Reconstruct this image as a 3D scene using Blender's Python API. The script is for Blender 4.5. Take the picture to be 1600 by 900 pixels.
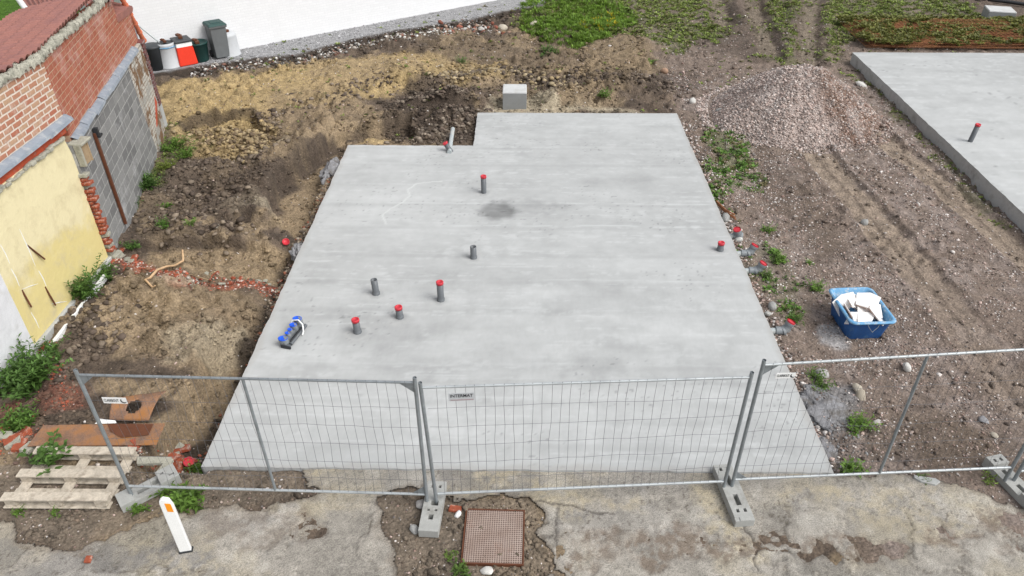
import bpy, math, random
import numpy as np
from mathutils import Vector, Matrix, Euler
for o in list(bpy.data.objects): bpy.data.objects.remove(o)
sc = bpy.context.scene
R = math.radians
# ------------------------------------------------------------------ camera
F_, CAMH = 1160.0, 7.2
TH = math.atan(821/F_); PSI = math.atan(18/math.hypot(F_, 821))
cam = bpy.data.cameras.new('camera'); co = bpy.data.objects.new('camera', cam); sc.collection.objects.link(co)
co.location = (0, 0, CAMH); co.rotation_euler = (math.pi/2-TH, 0, PSI)
cam.sensor_width = 36; cam.lens = F_/1600*36; cam.clip_end = 800; cam.clip_start = .1
sc.camera = co
# ------------------------------------------------------------------ light: overcast day
w = bpy.data.worlds.new("World"); sc.world = w; w.use_nodes = True
nt = w.node_tree; bg = nt.nodes['Background']
sky = nt.nodes.new('ShaderNodeTexSky'); sky.sky_type = 'NISHITA'; sky.sun_disc = False
SUN_EL, SUN_AZ = 50, 118
sky.sun_elevation = R(SUN_EL); sky.sun_rotation = R(SUN_AZ); sky.air_density = 1.0; sky.dust_density = 3.0
hs = nt.nodes.new('ShaderNodeHueSaturation'); hs.inputs['Saturation'].default_value = .22
nt.links.new(sky.outputs[0], hs.inputs['Color']); nt.links.new(hs.outputs[0], bg.inputs['Color'])
bg.inputs['Strength'].default_value = .14
sl = bpy.data.lights.new('sun', 'SUN'); sl.energy = 1.75; sl.angle = R(38); sl.color = (1, .97, .93)
so = bpy.data.objects.new('sun', sl); sc.collection.objects.link(so)
az = R(SUN_AZ); sd = Vector((math.sin(az)*math.cos(R(SUN_EL)), math.cos(az)*math.cos(R(SUN_EL)), math.sin(R(SUN_EL))))
so.rotation_euler = sd.to_track_quat('Z', 'Y').to_euler()
sc.view_settings.view_transform = 'Standard'; sc.view_settings.look = 'None'
sc.view_settings.exposure = .46; sc.view_settings.gamma = 1
# ------------------------------------------------------------------ helpers
rnd = random.Random(7); rng = np.random.default_rng(11)
C = sc.collection
def ray(px, py):
    x = (px-800)/F_; y = -(py-450)/F_
    X, Y, Z = x, math.cos(TH)+y*math.sin(TH), -math.sin(TH)+y*math.cos(TH)
    return (X*math.cos(PSI)-Y*math.sin(PSI), X*math.sin(PSI)+Y*math.cos(PSI), Z)
def G(px, py, z=0.):
    r = ray(px, py); t = (z-CAMH)/r[2]; return (r[0]*t, r[1]*t)
def tbl(seed): return np.random.default_rng(seed).random((256, 256))
_T = [tbl(i) for i in range(12)]
def vn(x, y, s=0):
    T = _T[s % 12]; xi = np.floor(x).astype(int); yi = np.floor(y).astype(int); fx = x-xi; fy = y-yi
    fx = fx*fx*(3-2*fx); fy = fy*fy*(3-2*fy)
    a = T[xi % 256, yi % 256]; b = T[(xi+1) % 256, yi % 256]; c = T[xi % 256, (yi+1) % 256]; d = T[(xi+1) % 256, (yi+1) % 256]
    return (a*(1-fx)+b*fx)*(1-fy)+(c*(1-fx)+d*fx)*fy
def fbm(x, y, sc_=1., o=4, s=0, g=.5):
    v = 0; a = 1; t = 0; f = 1/sc_
    for i in range(o):
        v = v+a*vn(x*f+i*17.3, y*f+i*9.1, s+i); t += a; a *= g; f *= 2.03
    return v/t
def ss(a, b, x):
    t = np.clip((x-a)/(b-a), 0, 1); return t*t*(3-2*t)
def lerp(a, b, t): return a+(b-a)*t
def sdf(x, y, P):
    P = np.array(P); d = np.full(np.shape(x), 1e9); ins = np.zeros(np.shape(x), bool); n = len(P)
    for i in range(n):
        ax, ay = P[i]; bx, by = P[(i+1) % n]; ex, ey = bx-ax, by-ay
        t = np.clip(((x-ax)*ex+(y-ay)*ey)/(ex*ex+ey*ey+1e-12), 0, 1)
        d = np.minimum(d, np.hypot(x-ax-t*ex, y-ay-t*ey))
        if ey != 0: ins ^= ((ay > y) != (by > y)) & (x < ex*(y-ay)/ey+ax)
    return np.where(ins, -d, d)
def dline(x, y, P):
    P = np.array(P); d = np.full(np.shape(x), 1e9)
    for i in range(len(P)-1):
        ax, ay = P[i]; bx, by = P[i+1]; ex, ey = bx-ax, by-ay
        t = np.clip(((x-ax)*ex+(y-ay)*ey)/(ex*ex+ey*ey+1e-12), 0, 1)
        d = np.minimum(d, np.hypot(x-ax-t*ex, y-ay-t*ey))
    return d
def pw(pts, z=0.): return [G(a, b, z) for a, b in pts]
def mask(x, y, pts, soft=.15, wob=.25, ws=.5, s=3, z=-.1):
    return 1-ss(-soft, soft, sdf(x, y, pw(pts, z))+wob*(fbm(x, y, ws, 4, s)-.5)*2)

def tag(o, label=None, cat=None, group=None, kind=None):
    if label: o['label'] = label
    if cat: o['category'] = cat
    if group: o['group'] = group
    if kind: o['kind'] = kind
    return o
def empty(name, loc, rz=0, label=None, cat=None, group=None):
    o = bpy.data.objects.new(name, None); C.objects.link(o); o.location = loc; o.rotation_euler = (0, 0, rz)
    o.empty_display_size = .1
    return tag(o, label, cat, group)
def link(name, me, mat=None, parent=None):
    if mat and len(me.materials) == 0: me.materials.append(mat)
    o = bpy.data.objects.new(name, me); C.objects.link(o)
    if parent: o.parent = parent
    return o
def copy_tree(o, parent=None):
    c = o.copy(); C.objects.link(c); c.parent = parent
    for ch in list(o.children): copy_tree(ch, c)
    return c
def npmesh(name, V, F, col=None, smooth=False):
    V = np.asarray(V, float); F = np.asarray(F, int); me = bpy.data.meshes.new(name)
    n, k = F.shape
    me.vertices.add(len(V)); me.vertices.foreach_set('co', V.ravel())
    me.loops.add(n*k); me.loops.foreach_set('vertex_index', F.ravel())
    me.polygons.add(n); me.polygons.foreach_set('loop_start', np.arange(n)*k)
    me.update(calc_edges=True); me.validate()
    if smooth: me.polygons.foreach_set('use_smooth', np.ones(len(me.polygons), bool))
    if col is not None:
        a = me.color_attributes.new('Col', 'FLOAT_COLOR', 'POINT'); c = np.ones((len(V), 4)); c[:, :3] = col
        a.data.foreach_set('color', c.ravel())
    return me
def grid(xs, ys, zf, keep=None, warp=None):
    X, Y = np.meshgrid(xs, ys); nx, ny = len(xs), len(ys); Z = zf(X, Y)
    i = np.arange(nx*ny).reshape(ny, nx)
    F = np.stack([i[:-1, :-1], i[:-1, 1:], i[1:, 1:], i[1:, :-1]], -1).reshape(-1, 4)
    if keep is not None:
        cx = (X[:-1, :-1]+X[1:, 1:])/2; cy = (Y[:-1, :-1]+Y[1:, 1:])/2; F = F[keep(cx, cy).ravel()]
    return X, Y, Z, F
class MB:
    def __init__(s): s.v = []; s.f = []; s.sm = []
    def add(s, vs, fs, M=None, smooth=False):
        b = len(s.v)
        for p in vs: s.v.append(tuple((M @ Vector(p)) if M else p))
        for f in fs: s.f.append([b+i for i in f]); s.sm.append(smooth)
    def box(s, c, d, M=None, rz=0):
        x, y, z = d[0]/2, d[1]/2, d[2]/2
        vs = [(a*x, b*y, e*z) for e in (-1, 1) for a, b in ((-1, -1), (1, -1), (1, 1), (-1, 1))]
        T = Matrix.Translation(c) @ Matrix.Rotation(rz, 4, 'Z')
        if M: T = M @ T
        s.add(vs, [(3, 2, 1, 0), (4, 5, 6, 7), (0, 1, 5, 4), (1, 2, 6, 5), (2, 3, 7, 6), (3, 0, 4, 7)], T)
    def tube(s, pts, r, n=10, cap=True, M=None, smooth=True):
        pts = [Vector(p) for p in pts]; rs = r if isinstance(r, (list, tuple)) else [r]*len(pts); vs = []; fs = []
        up = None
        for i, p in enumerate(pts):
            t = (pts[min(i+1, len(pts)-1)]-pts[max(i-1, 0)]).normalized()
            if up is None: up = Vector((0, 0, 1)) if abs(t.z) < .9 else Vector((1, 0, 0))
            u = (up-t*up.dot(t)).normalized(); up = u; v = t.cross(u)
            for k in range(n):
                a = 2*math.pi*k/n; vs.append(p+(u*math.cos(a)+v*math.sin(a))*rs[i])
        for i in range(len(pts)-1):
            for k in range(n):
                a = i*n+k; b = i*n+(k+1) % n; fs.append((a, b, b+n, a+n))
        s.add(vs, fs, M, smooth)
        if cap:
            s.add(vs[:n], [tuple(range(n))[::-1]], M); s.add(vs[-n:], [tuple(range(n))], M)
    def lathe(s, prof, n=28, M=None, smooth=True):
        vs = []; fs = []
        for r, z in prof:
            for k in range(n): a = 2*math.pi*k/n; vs.append((r*math.cos(a), r*math.sin(a), z))
        for i in range(len(prof)-1):
            for k in range(n): a = i*n+k; b = i*n+(k+1) % n; fs.append((a, b, b+n, a+n))
        s.add(vs, fs, M, smooth)
    def prism(s, poly, z0, z1, M=None):
        n = len(poly); vs = [(x, y, z0) for x, y in poly]+[(x, y, z1) for x, y in poly]
        s.add(vs, [tuple(range(n))[::-1], tuple(range(n, 2*n))]+[(i, (i+1) % n, n+(i+1) % n, n+i) for i in range(n)], M)
    def build(s, name, mat, parent=None, bev=0, seg=2):
        me = bpy.data.meshes.new(name); me.from_pydata(s.v, [], s.f); me.update()
        me.polygons.foreach_set('use_smooth', s.sm)
        o = link(name, me, mat, parent)
        if bev:
            m = o.modifiers.new('b', 'BEVEL'); m.width = bev; m.segments = seg; m.limit_method = 'ANGLE'; m.angle_limit = R(40)
        return o
# ------------------------------------------------------------------ materials
def nodes(name):
    m = bpy.data.materials.new(name); m.use_nodes = True; t = m.node_tree; b = t.nodes['Principled BSDF']
    return m, t, b
def N(t, typ, **kw):
    n = t.nodes.new(typ)
    for k, v in kw.items():
        if k in n.inputs: n.inputs[k].default_value = v
        else: setattr(n, k, v)
    return n
def L(t, a, b): t.links.new(a, b)
def c4(c): return (c[0], c[1], c[2], 1)
def mixc(t, fac, a, b, bt='MIX'):
    n = t.nodes.new('ShaderNodeMix'); n.data_type = 'RGBA'; n.blend_type = bt
    for s, v in ((0, fac), (6, a), (7, b)):
        if hasattr(v, 'is_output'): L(t, v, n.inputs[s])
        else: n.inputs[s].default_value = v if s == 0 else c4(v)
    return n.outputs[2]
def noise(t, vec, scale, det=5, rough=.55, ramp=None):
    n = N(t, 'ShaderNodeTexNoise', Scale=scale, Detail=det, Roughness=rough); L(t, vec, n.inputs['Vector'])
    if ramp is None: return n.outputs['Fac']
    r = N(t, 'ShaderNodeMapRange'); r.inputs[1].default_value = ramp[0]; r.inputs[2].default_value = ramp[1]
    if len(ramp) > 2: r.inputs[3].default_value, r.inputs[4].default_value = ramp[2], ramp[3]
    L(t, n.outputs['Fac'], r.inputs[0]); return r.outputs[0]
def bump(t, b, h, strength=.3, dist=.01, prev=None):
    n = N(t, 'ShaderNodeBump', Strength=strength, Distance=dist); L(t, h, n.inputs['Height'])
    if prev: L(t, prev, n.inputs['Normal'])
    L(t, n.outputs[0], b.inputs['Normal']); return n.outputs[0]
def mk(name, base, rough=.7, var=.12, vs=6, dirt=None, ds=3, dr=(.5, .7), fine=.08, fs=90, bmp=.25, bs=80, bd=.004, metal=0, attr=False, trans=0):
    m, t, b = nodes(name); tc = N(t, 'ShaderNodeTexCoord').outputs['Object']
    if attr:
        a = N(t, 'ShaderNodeVertexColor', layer_name='Col').outputs[0]; col = a
    else: col = base
    k = noise(t, tc, vs, 5, .6, (.25, .75, 1-var, 1+var)); f = noise(t, tc, fs, 3, .6, (.3, .7, 1-fine, 1+fine))
    mm = N(t, 'ShaderNodeMath', operation='MULTIPLY'); L(t, k, mm.inputs[0]); L(t, f, mm.inputs[1])
    cb = N(t, 'ShaderNodeCombineColor'); [L(t, mm.outputs[0], cb.inputs[i]) for i in range(3)]
    c = mixc(t, 1., col, cb.outputs[0], 'MULTIPLY')
    if dirt: c = mixc(t, noise(t, tc, ds, 6, .65, (dr[0], dr[1])), c, dirt)
    L(t, c, b.inputs['Base Color']); b.inputs['Roughness'].default_value = rough; b.inputs['Metallic'].default_value = metal
    b.inputs['Specular IOR Level'].default_value = .35
    if bmp: bump(t, b, noise(t, tc, bs, 5, .6), bmp, bd)
    if trans:
        tr = N(t, 'ShaderNodeBsdfTranslucent'); L(t, c, tr.inputs[0]); ms = N(t, 'ShaderNodeMixShader'); ms.inputs[0].default_value = trans
        L(t, b.outputs[0], ms.inputs[1]); L(t, tr.outputs[0], ms.inputs[2]); L(t, ms.outputs[0], t.nodes['Material Output'].inputs[0])
    return m
def brickmat(name, c1, c2, mortar, bw=.22, rh=.075, ms=.009, bloom=None, blr=(.5, .65), bs=1.5, dirt=None, dr=(.55, .7), dsc=2., bst=.6, rough=.85, mvar=.2, warp=.0, jag=0.):
    m, t, b = nodes(name); tc = N(t, 'ShaderNodeTexCoord').outputs['Object']
    sp = N(t, 'ShaderNodeSeparateXYZ'); L(t, tc, sp.inputs[0]); cb = N(t, 'ShaderNodeCombineXYZ'); L(t, sp.outputs[0], cb.inputs[0]); L(t, sp.outputs[2], cb.inputs[1])
    vec = cb.outputs[0]
    if jag:
        nn = N(t, 'ShaderNodeTexNoise', Scale=9., Detail=3.); L(t, tc, nn.inputs['Vector'])
        s1 = N(t, 'ShaderNodeVectorMath', operation='SUBTRACT'); L(t, nn.outputs['Color'], s1.inputs[0]); s1.inputs[1].default_value = (.5, .5, .5)
        s2 = N(t, 'ShaderNodeVectorMath', operation='SCALE'); L(t, s1.outputs[0], s2.inputs[0]); s2.inputs['Scale'].default_value = jag
        s3 = N(t, 'ShaderNodeVectorMath', operation='ADD'); L(t, vec, s3.inputs[0]); L(t, s2.outputs[0], s3.inputs[1]); vec = s3.outputs[0]
    br = N(t, 'ShaderNodeTexBrick', Scale=1.); L(t, vec, br.inputs['Vector'])
    br.inputs['Brick Width'].default_value = bw; br.inputs['Row Height'].default_value = rh; br.inputs['Mortar Size'].default_value = ms
    br.inputs['Mortar Smooth'].default_value = .3; br.inputs['Color1'].default_value = c4(c1); br.inputs['Color2'].default_value = c4(c2); br.inputs['Mortar'].default_value = c4(mortar)
    br.inputs['Bias'].default_value = 0.
    c = br.outputs[0]
    if bloom: c = mixc(t, noise(t, tc, bs, 6, .7, blr), c, bloom)
    if dirt: c = mixc(t, noise(t, tc, dsc, 7, .7, dr), c, dirt)
    k = noise(t, tc, 25, 5, .7, (.25, .75, 1-mvar, 1+mvar)); cc = N(t, 'ShaderNodeCombineColor'); [L(t, k, cc.inputs[i]) for i in range(3)]
    c = mixc(t, 1., c, cc.outputs[0], 'MULTIPLY'); L(t, c, b.inputs['Base Color']); b.inputs['Roughness'].default_value = rough
    iv = N(t, 'ShaderNodeMath', operation='SUBTRACT'); iv.inputs[0].default_value = 1; L(t, br.outputs['Fac'], iv.inputs[1])
    p = bump(t, b, noise(t, tc, 60, 5, .6), .35, .006); bump(t, b, iv.outputs[0], bst, .012, p)
    return m
M = {}
M['ground'] = mk('soil', (0, 0, 0), .92, .34, 6, fine=.36, fs=30, bmp=1., bs=22, bd=.05, attr=True)
M['road'] = mk('asphalt', (0, 0, 0), .9, .14, 9, fine=.4, fs=75, bmp=.6, bs=120, bd=.006, attr=True)
M['slab'] = mk('smoothed_concrete', (0, 0, 0), .8, .035, 1.4, fine=.04, fs=160, bmp=.25, bs=45, bd=.003, attr=True)
M['concrete'] = mk('cast_concrete', (.40, .41, .40), .85, .12, 6, dirt=(.27, .26, .24), dr=(.52, .75), bmp=.35, bs=70)
M['concrete_side'] = mk('slab_side_concrete', (.43, .44, .44), .85, .22, 3, dirt=(.25, .25, .24), dr=(.48, .7), bmp=.6, bs=30, bd=.01)
M['block_concrete'] = mk('foot_concrete', (.34, .345, .33), .85, .12, 10, dirt=(.2, .19, .17), dr=(.55, .75), bmp=.4, bs=110)
M['cover_concrete'] = mk('light_concrete', (.50, .51, .51), .8, .1, 6, dirt=(.36, .36, .34), dr=(.5, .75), bmp=.3)
M['concrete_dark'] = mk('dark_concrete', (.25, .26, .26), .85, .12, 6, dirt=(.19, .185, .17), dr=(.52, .75), bmp=.35, bs=70)  # darker concrete tone for the chamber bases
M['white_concrete'] = mk('pale_concrete', (.72, .73, .72), .8, .06, 5, dirt=(.5, .5, .48), dr=(.58, .8), bmp=.2)
M['stone'] = mk('stone', (0, 0, 0), .85, .15, 12, fine=.15, fs=70, bmp=.5, bs=60, attr=True)
M['leaf'] = mk('leaf', (0, 0, 0), .55, .2, 9, fine=.1, fs=60, bmp=0, attr=True, trans=.3)
M['pvc'] = mk('grey_pipe_plastic', (.115, .125, .135), .45, .08, 6, dirt=(.26, .26, .25), dr=(.6, .75), bmp=.05)
M['pvc_mid'] = mk('mid_grey_plastic', (.19, .21, .225), .45, .08, 6, dirt=(.3, .3, .29), dr=(.55, .75), bmp=.05)
M['pvc_light'] = mk('light_pipe_plastic', (.36, .40, .41), .5, .08, 6, dirt=(.42, .41, .38), bmp=.05)
M['dark'] = mk('dark_inside', (.02, .02, .02), .8)
M['redcap'] = mk('red_cap_plastic', (.52, .035, .05), .4, .06, 8, bmp=0)
M['greywhite'] = mk('greyish_plastic', (.47, .49, .51), .5, .05, 5, dirt=(.4, .41, .42), dr=(.5, .8), bmp=.05)
M['galv'] = mk('galvanised_steel', (.25, .275, .29), .48, .14, 14, dirt=(.17, .185, .19), dr=(.5, .72), bmp=.1, metal=.35)
M['galv_light'] = mk('bright_galvanised_steel', (.42, .45, .46), .45, .1, 12, dirt=(.3, .32, .33), bmp=.1, metal=.35)
M['wire'] = mk('wire_steel', (.13, .13, .14), .5, .15, 4, bmp=0, metal=.2)
M['rust'] = mk('rusty_steel', (.25, .105, .05), .8, .25, 5, dirt=(.33, .15, .06), ds=7, dr=(.45, .6), bmp=.4, bs=60)
M['rust_dark'] = mk('wet_rust', (.11, .04, .02), .45, .25, 6, bmp=.3)
M['cover'] = None
M['wood'] = mk('weathered_timber', (.47, .42, .345), .85, .22, 7, dirt=(.28, .24, .19), ds=9, dr=(.5, .7), fine=.15, fs=45, bmp=.4, bs=50)
M['timber'] = mk('brown_timber', (.34, .25, .15), .85, .2, 7, dirt=(.16, .11, .07), dr=(.5, .7), bmp=.4)
M['white'] = mk('white_plastic', (.80, .81, .80), .5, .04, 5, dirt=(.6, .6, .57), dr=(.62, .8), bmp=.05)
M['orange'] = mk('orange_reflector', (.85, .30, .01), .3, .05, bmp=0)
M['black'] = mk('black_plastic', (.025, .027, .03), .5, .1, bmp=.1)
M['binblack'] = mk('anthracite_plastic', (.04, .045, .05), .5, .1, bmp=.05)
M['bingreen'] = mk('dark_green_plastic', (.012, .05, .045), .5, .1, bmp=.05)
M['bingrey'] = mk('grey_bin_plastic', (.14, .15, .155), .55, .1, bmp=.05)
M['binred'] = mk('red_bin_plastic', (.72, .045, .02), .45, .05, bmp=.03)
M['blue'] = mk('blue_tub_plastic', (.018, .09, .28), .5, .18, 5, dirt=(.10, .19, .32), ds=9, dr=(.55, .8), bmp=.15)
M['bluerim'] = mk('dusty_blue_plastic', (.13, .33, .55), .6, .12, 7, dirt=(.38, .46, .52), ds=14, dr=(.5, .66), bmp=.2)
M['bluecap'] = mk('blue_cap_plastic', (.01, .09, .62), .4, .05, bmp=0)
M['tile'] = mk('white_tile', (.84, .83, .81), .35, .03, 5, bmp=.03)
M['tileback'] = mk('tile_back', (.62, .42, .32), .8, .1)
M['brickred'] = mk('broken_brick', (.28, .07, .035), .9, .3, 10, dirt=(.45, .38, .32), ds=12, dr=(.55, .68), bmp=.6, bs=50, bd=.01)
M['yellow'] = None
M['lead'] = mk('lead_flashing', (.22, .25, .29), .55, .15, 5, dirt=(.36, .38, .39), ds=6, dr=(.5, .7), bmp=.3, bs=25)
M['mortar'] = mk('rough_mortar', (.36, .35, .29), .95, .25, 9, dirt=(.22, .22, .18), ds=7, dr=(.5, .68), bmp=.9, bs=30, bd=.02)
M['redpaint'] = mk('red_paint', (.40, .07, .03), .8, .25, 5, dirt=(.28, .2, .17), ds=8, dr=(.55, .75), bmp=.4)
M['terracotta'] = mk('orange_clay', (.62, .19, .10), .75, .15, 5, bmp=.2)
M['bark'] = mk('tan_stick', (.50, .34, .20), .8, .15, 14, bmp=.3)
# ------------------------------------------------------------------ terrain functions
SX0, SX1, SY0, SYN, SY1, NX = -3.98, 3.92, 6.25, 15.83, 17.82, -1.08
PIT = [(262, 215), (290, 190), (330, 177), (395, 173), (405, 195), (440, 205), (400, 232), (300, 240)]
DITCH = [(640, 198), (530, 218), (480, 258), (440, 290), (425, 320), (430, 350), (465, 375), (480, 340), (545, 228), (650, 226)]
GSTRIP = [(232, 118), (300, 106), (345, 99), (400, 92), (470, 84), (510, 73), (560, 60), (620, 48), (690, 38), (740, 30), (790, 18), (850, 8), (870, -15), (780, -20), (200, 90)]
def gz(x, y):
    x = np.asarray(x, float); y = np.asarray(y, float)
    n = fbm(x, y, 1.7, 4, 1)-.5; n2 = fbm(x, y, .45, 4, 5)-.5; n3 = fbm(x, y, .16, 3, 8)-.5
    w_ = ss(6.2, 8., y)
    base = np.where(x > 0, lerp(-.05, -.17, w_*ss(3.6, 4.6, x)), lerp(-.05, -.11, w_))
    base = lerp(base, -.30, ss(7.6, 9.9, x)*ss(7, 11, y)*(1-ss(22.4, 23.4, y)))
    base = lerp(base, -.10, ss(17.6, 19, y)*(x < 8))
    rough = np.where(x < 4, 1.0, .5)*ss(5.9, 7.2, y)
    n4 = np.maximum(fbm(x, y, .09, 2, 2)-.5, -.1)
    h = base+rough*(.20*n+.20*n2+.17*n3*(.4+1.7*ss(.42, .60, fbm(x, y, 1.3, 3, 4)))+.08*n4)
    # ditch left of the slab
    ds_ = sdf(x, y, pw(DITCH, -.3))+.10*(fbm(x, y, .4, 3, 2)-.5)*2
    rdg = (x < -4.6)*(1-ss(0, .9, np.abs(ds_-.25)))*ss(11.5, 13, y); h = h+.28*rdg*(.5+fbm(x, y, .5, 3, 2)); h = lerp(h, -.46+.05*n2+.03*n3, 1-ss(-.05, .05, ds_))
    led = sdf(x, y, pw([(185, 386), (250, 380), (330, 376), (445, 392), (445, 436), (300, 432), (190, 412)], -.1))+.06*n2*2; h = h-.13*(1-ss(-.03, .03, led))*ss(-.9, -.0, -led*0)*1.0+.10*(1-ss(.0, .5, np.abs(led-.2)))*(y > 11.3)
    # dark trench along the front left slab edge
    tr = (1-ss(.34, .50, np.abs(x+4.34)+.25*(fbm(x, y, .5, 3, 4)-.5)))*ss(6.15, 6.5, y)*(1-ss(8.6, 9.9, y))
    h = lerp(h, -.62+.15*n3+.1*n2, tr*.95)
    tr2 = (1-ss(.1, .4, np.abs(x+4.15)+.15*(fbm(x, y, .5, 3, 4)-.5)))*ss(9, 9.6, y)*(1-ss(13, 14, y)); h = h-.12*tr2
    # sandy plateau and pit
    pl = (1-ss(-.5, .5, sdf(x, y, pw([(250, 135), (640, 80), (700, 110), (520, 165), (420, 190), (300, 195), (250, 200)], .1))))
    h = h+.14*pl
    pd = sdf(x, y, pw(PIT, 0)); h = lerp(h, -.30+.45*np.maximum(n2, -.1)+.35*n3, 1-ss(-.05, .04, pd+.08*n2*2))
    # mounds
    for px, py, r, hh in ((700, 165, 1.5, .42), (640, 120, 1.6, .22), (750, 125, 1.3, .32), (870, 150, 1.3, .26), (980, 135, 2.0, .28), (900, 95, 2.5, .15), (1000, 70, 2.2, .25), (600, 185, 1.0, .16), (290, 345, .9, .22), (270, 262, .8, .15), (400, 200, .8, .14), (345, 262, .6, .14)):
        cx, cy = G(px, py, 0); d = np.hypot(x-cx, (y-cy)*1.15)/r; k = 1-ss(0, 1, d); h = h+hh*k*(.75+.9*(fbm(x, y, .35, 4, 6)-.35))
    # hollow around the rear chamber
    cx, cy = G(805, 160, 0); d = np.hypot(x-cx, (y-cy-.1)); h = lerp(h, -.17+.05*n2, 1-ss(.55, .95, d+.2*n2*2))
    # ground dug away beside the slab edges
    e = np.maximum(np.maximum(SX0-x, x-SX1), np.maximum(y-SY1, SY0-y)); nearb = (e > 0) & (e < .6) & (y > 6.5)
    lim = -.05-.10*(1-ss(.0, .5, e)); h = np.where(nearb, np.minimum(h, lim), h)
    nt_ = (x < NX) & (y > SYN) & (x > SX0-.2) & (y < SY1+.3)
    en = np.minimum(NX-x, y-SYN); h = np.where(nt_, np.minimum(h, -.04-.08*(1-ss(0, .4, en))+.35*ss(.1, 1., en)), h)
    ins = (x > SX0) & (x < SX1) & (y > SY0) & (y < SY1) & ~((x < NX) & (y > SYN))
    h = np.where(ins, -.32, h)
    # ruts of the track
    for pts in (RUT1, RUT2):
        d = dline(x, y, pts); fd = .35+.65*ss(9, 12.5, y); h = h+fd*(-.05*(1-ss(.32, .42, d))+.035*(1-ss(.0, .10, np.abs(d-.46)))+.03*(1-ss(0, .06, d)))
    for pts in RUTS3:
        d = dline(x, y, pts); h = h-.07*(1-ss(.25, .45, d))+.022*np.sign(np.sin(y*16+np.abs(x*9)))*(1-ss(.25, .4, d))+.09*np.exp(-((d-.6)/.22)**2)*(.3+1.4*fbm(x, y, .25, 3, 4))
    # raised gravel strip along the white house
    gs = sdf(x, y, pw(GSTRIP, -.02))+.10*(fbm(x, y, .4, 3, 2)-.5); h = lerp(h, -.01+.015*n3, 1-ss(-.12, .12, gs))
    i2 = (x > 9.95+(y-13)*.024) & (y < 22.75); h = np.where(i2, np.minimum(h, -.34), h)
    return h
SOILP = [[(-400, 300), (470, 300), (475, 765), (500, 768), (460, 778), (400, 790), (330, 800), (240, 800), (215, 815), (190, 832), (150, 845), (125, 864), (100, 862), (80, 850), (60, 848), (25, 842), (20, 818), (-60, 812), (-400, 800)],
         [(588, 775), (640, 762), (700, 782), (828, 776), (842, 800), (848, 848), (862, 862), (878, 905), (612, 905), (608, 840), (586, 800)],
         [(1296, 600), (1298, 740), (1400, 742), (1470, 757), (1540, 770), (1590, 795), (1700, 830), (1900, 700), (1900, 500)]]
RUT1 = pw([(1242, 195), (1300, 270), (1352, 330), (1400, 385), (1480, 480), (1600, 640)], -.2)
RUT2 = pw([(1352, 195), (1440, 260), (1520, 325), (1600, 395), (1700, 480)], -.2)
RUTS3 = [pw(p, -.1) for p in ([(1262, 95), (1262, 50), (1270, 0), (1272, -40)], [(1205, 90), (1190, 45), (1175, 0), (1165, -40)], [(1130, 40), (1120, 0), (1118, -40)])]
def gz1(x, y): return float(gz(np.array([x]), np.array([y]))[0])
def on(px, py, dz=0.):
    z = -.1
    for _ in range(5): x, y = G(px, py, z); z = gz1(x, y)
    return Vector((x, y, z+dz))
SOIL = np.array((.122, .092, .068)); DSOIL = np.array((.060, .045, .034)); TAN = np.array((.265, .20, .125)); OCH = np.array((.385, .285, .14)); PALE = np.array((.40, .345, .25))
TRK = np.array((.195, .152, .125)); GRIT = np.array((.30, .25, .225)); GREY = np.array((.27, .27, .275)); GRN = np.array((.055, .075, .022)); RED = np.array((.26, .075, .045))
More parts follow.
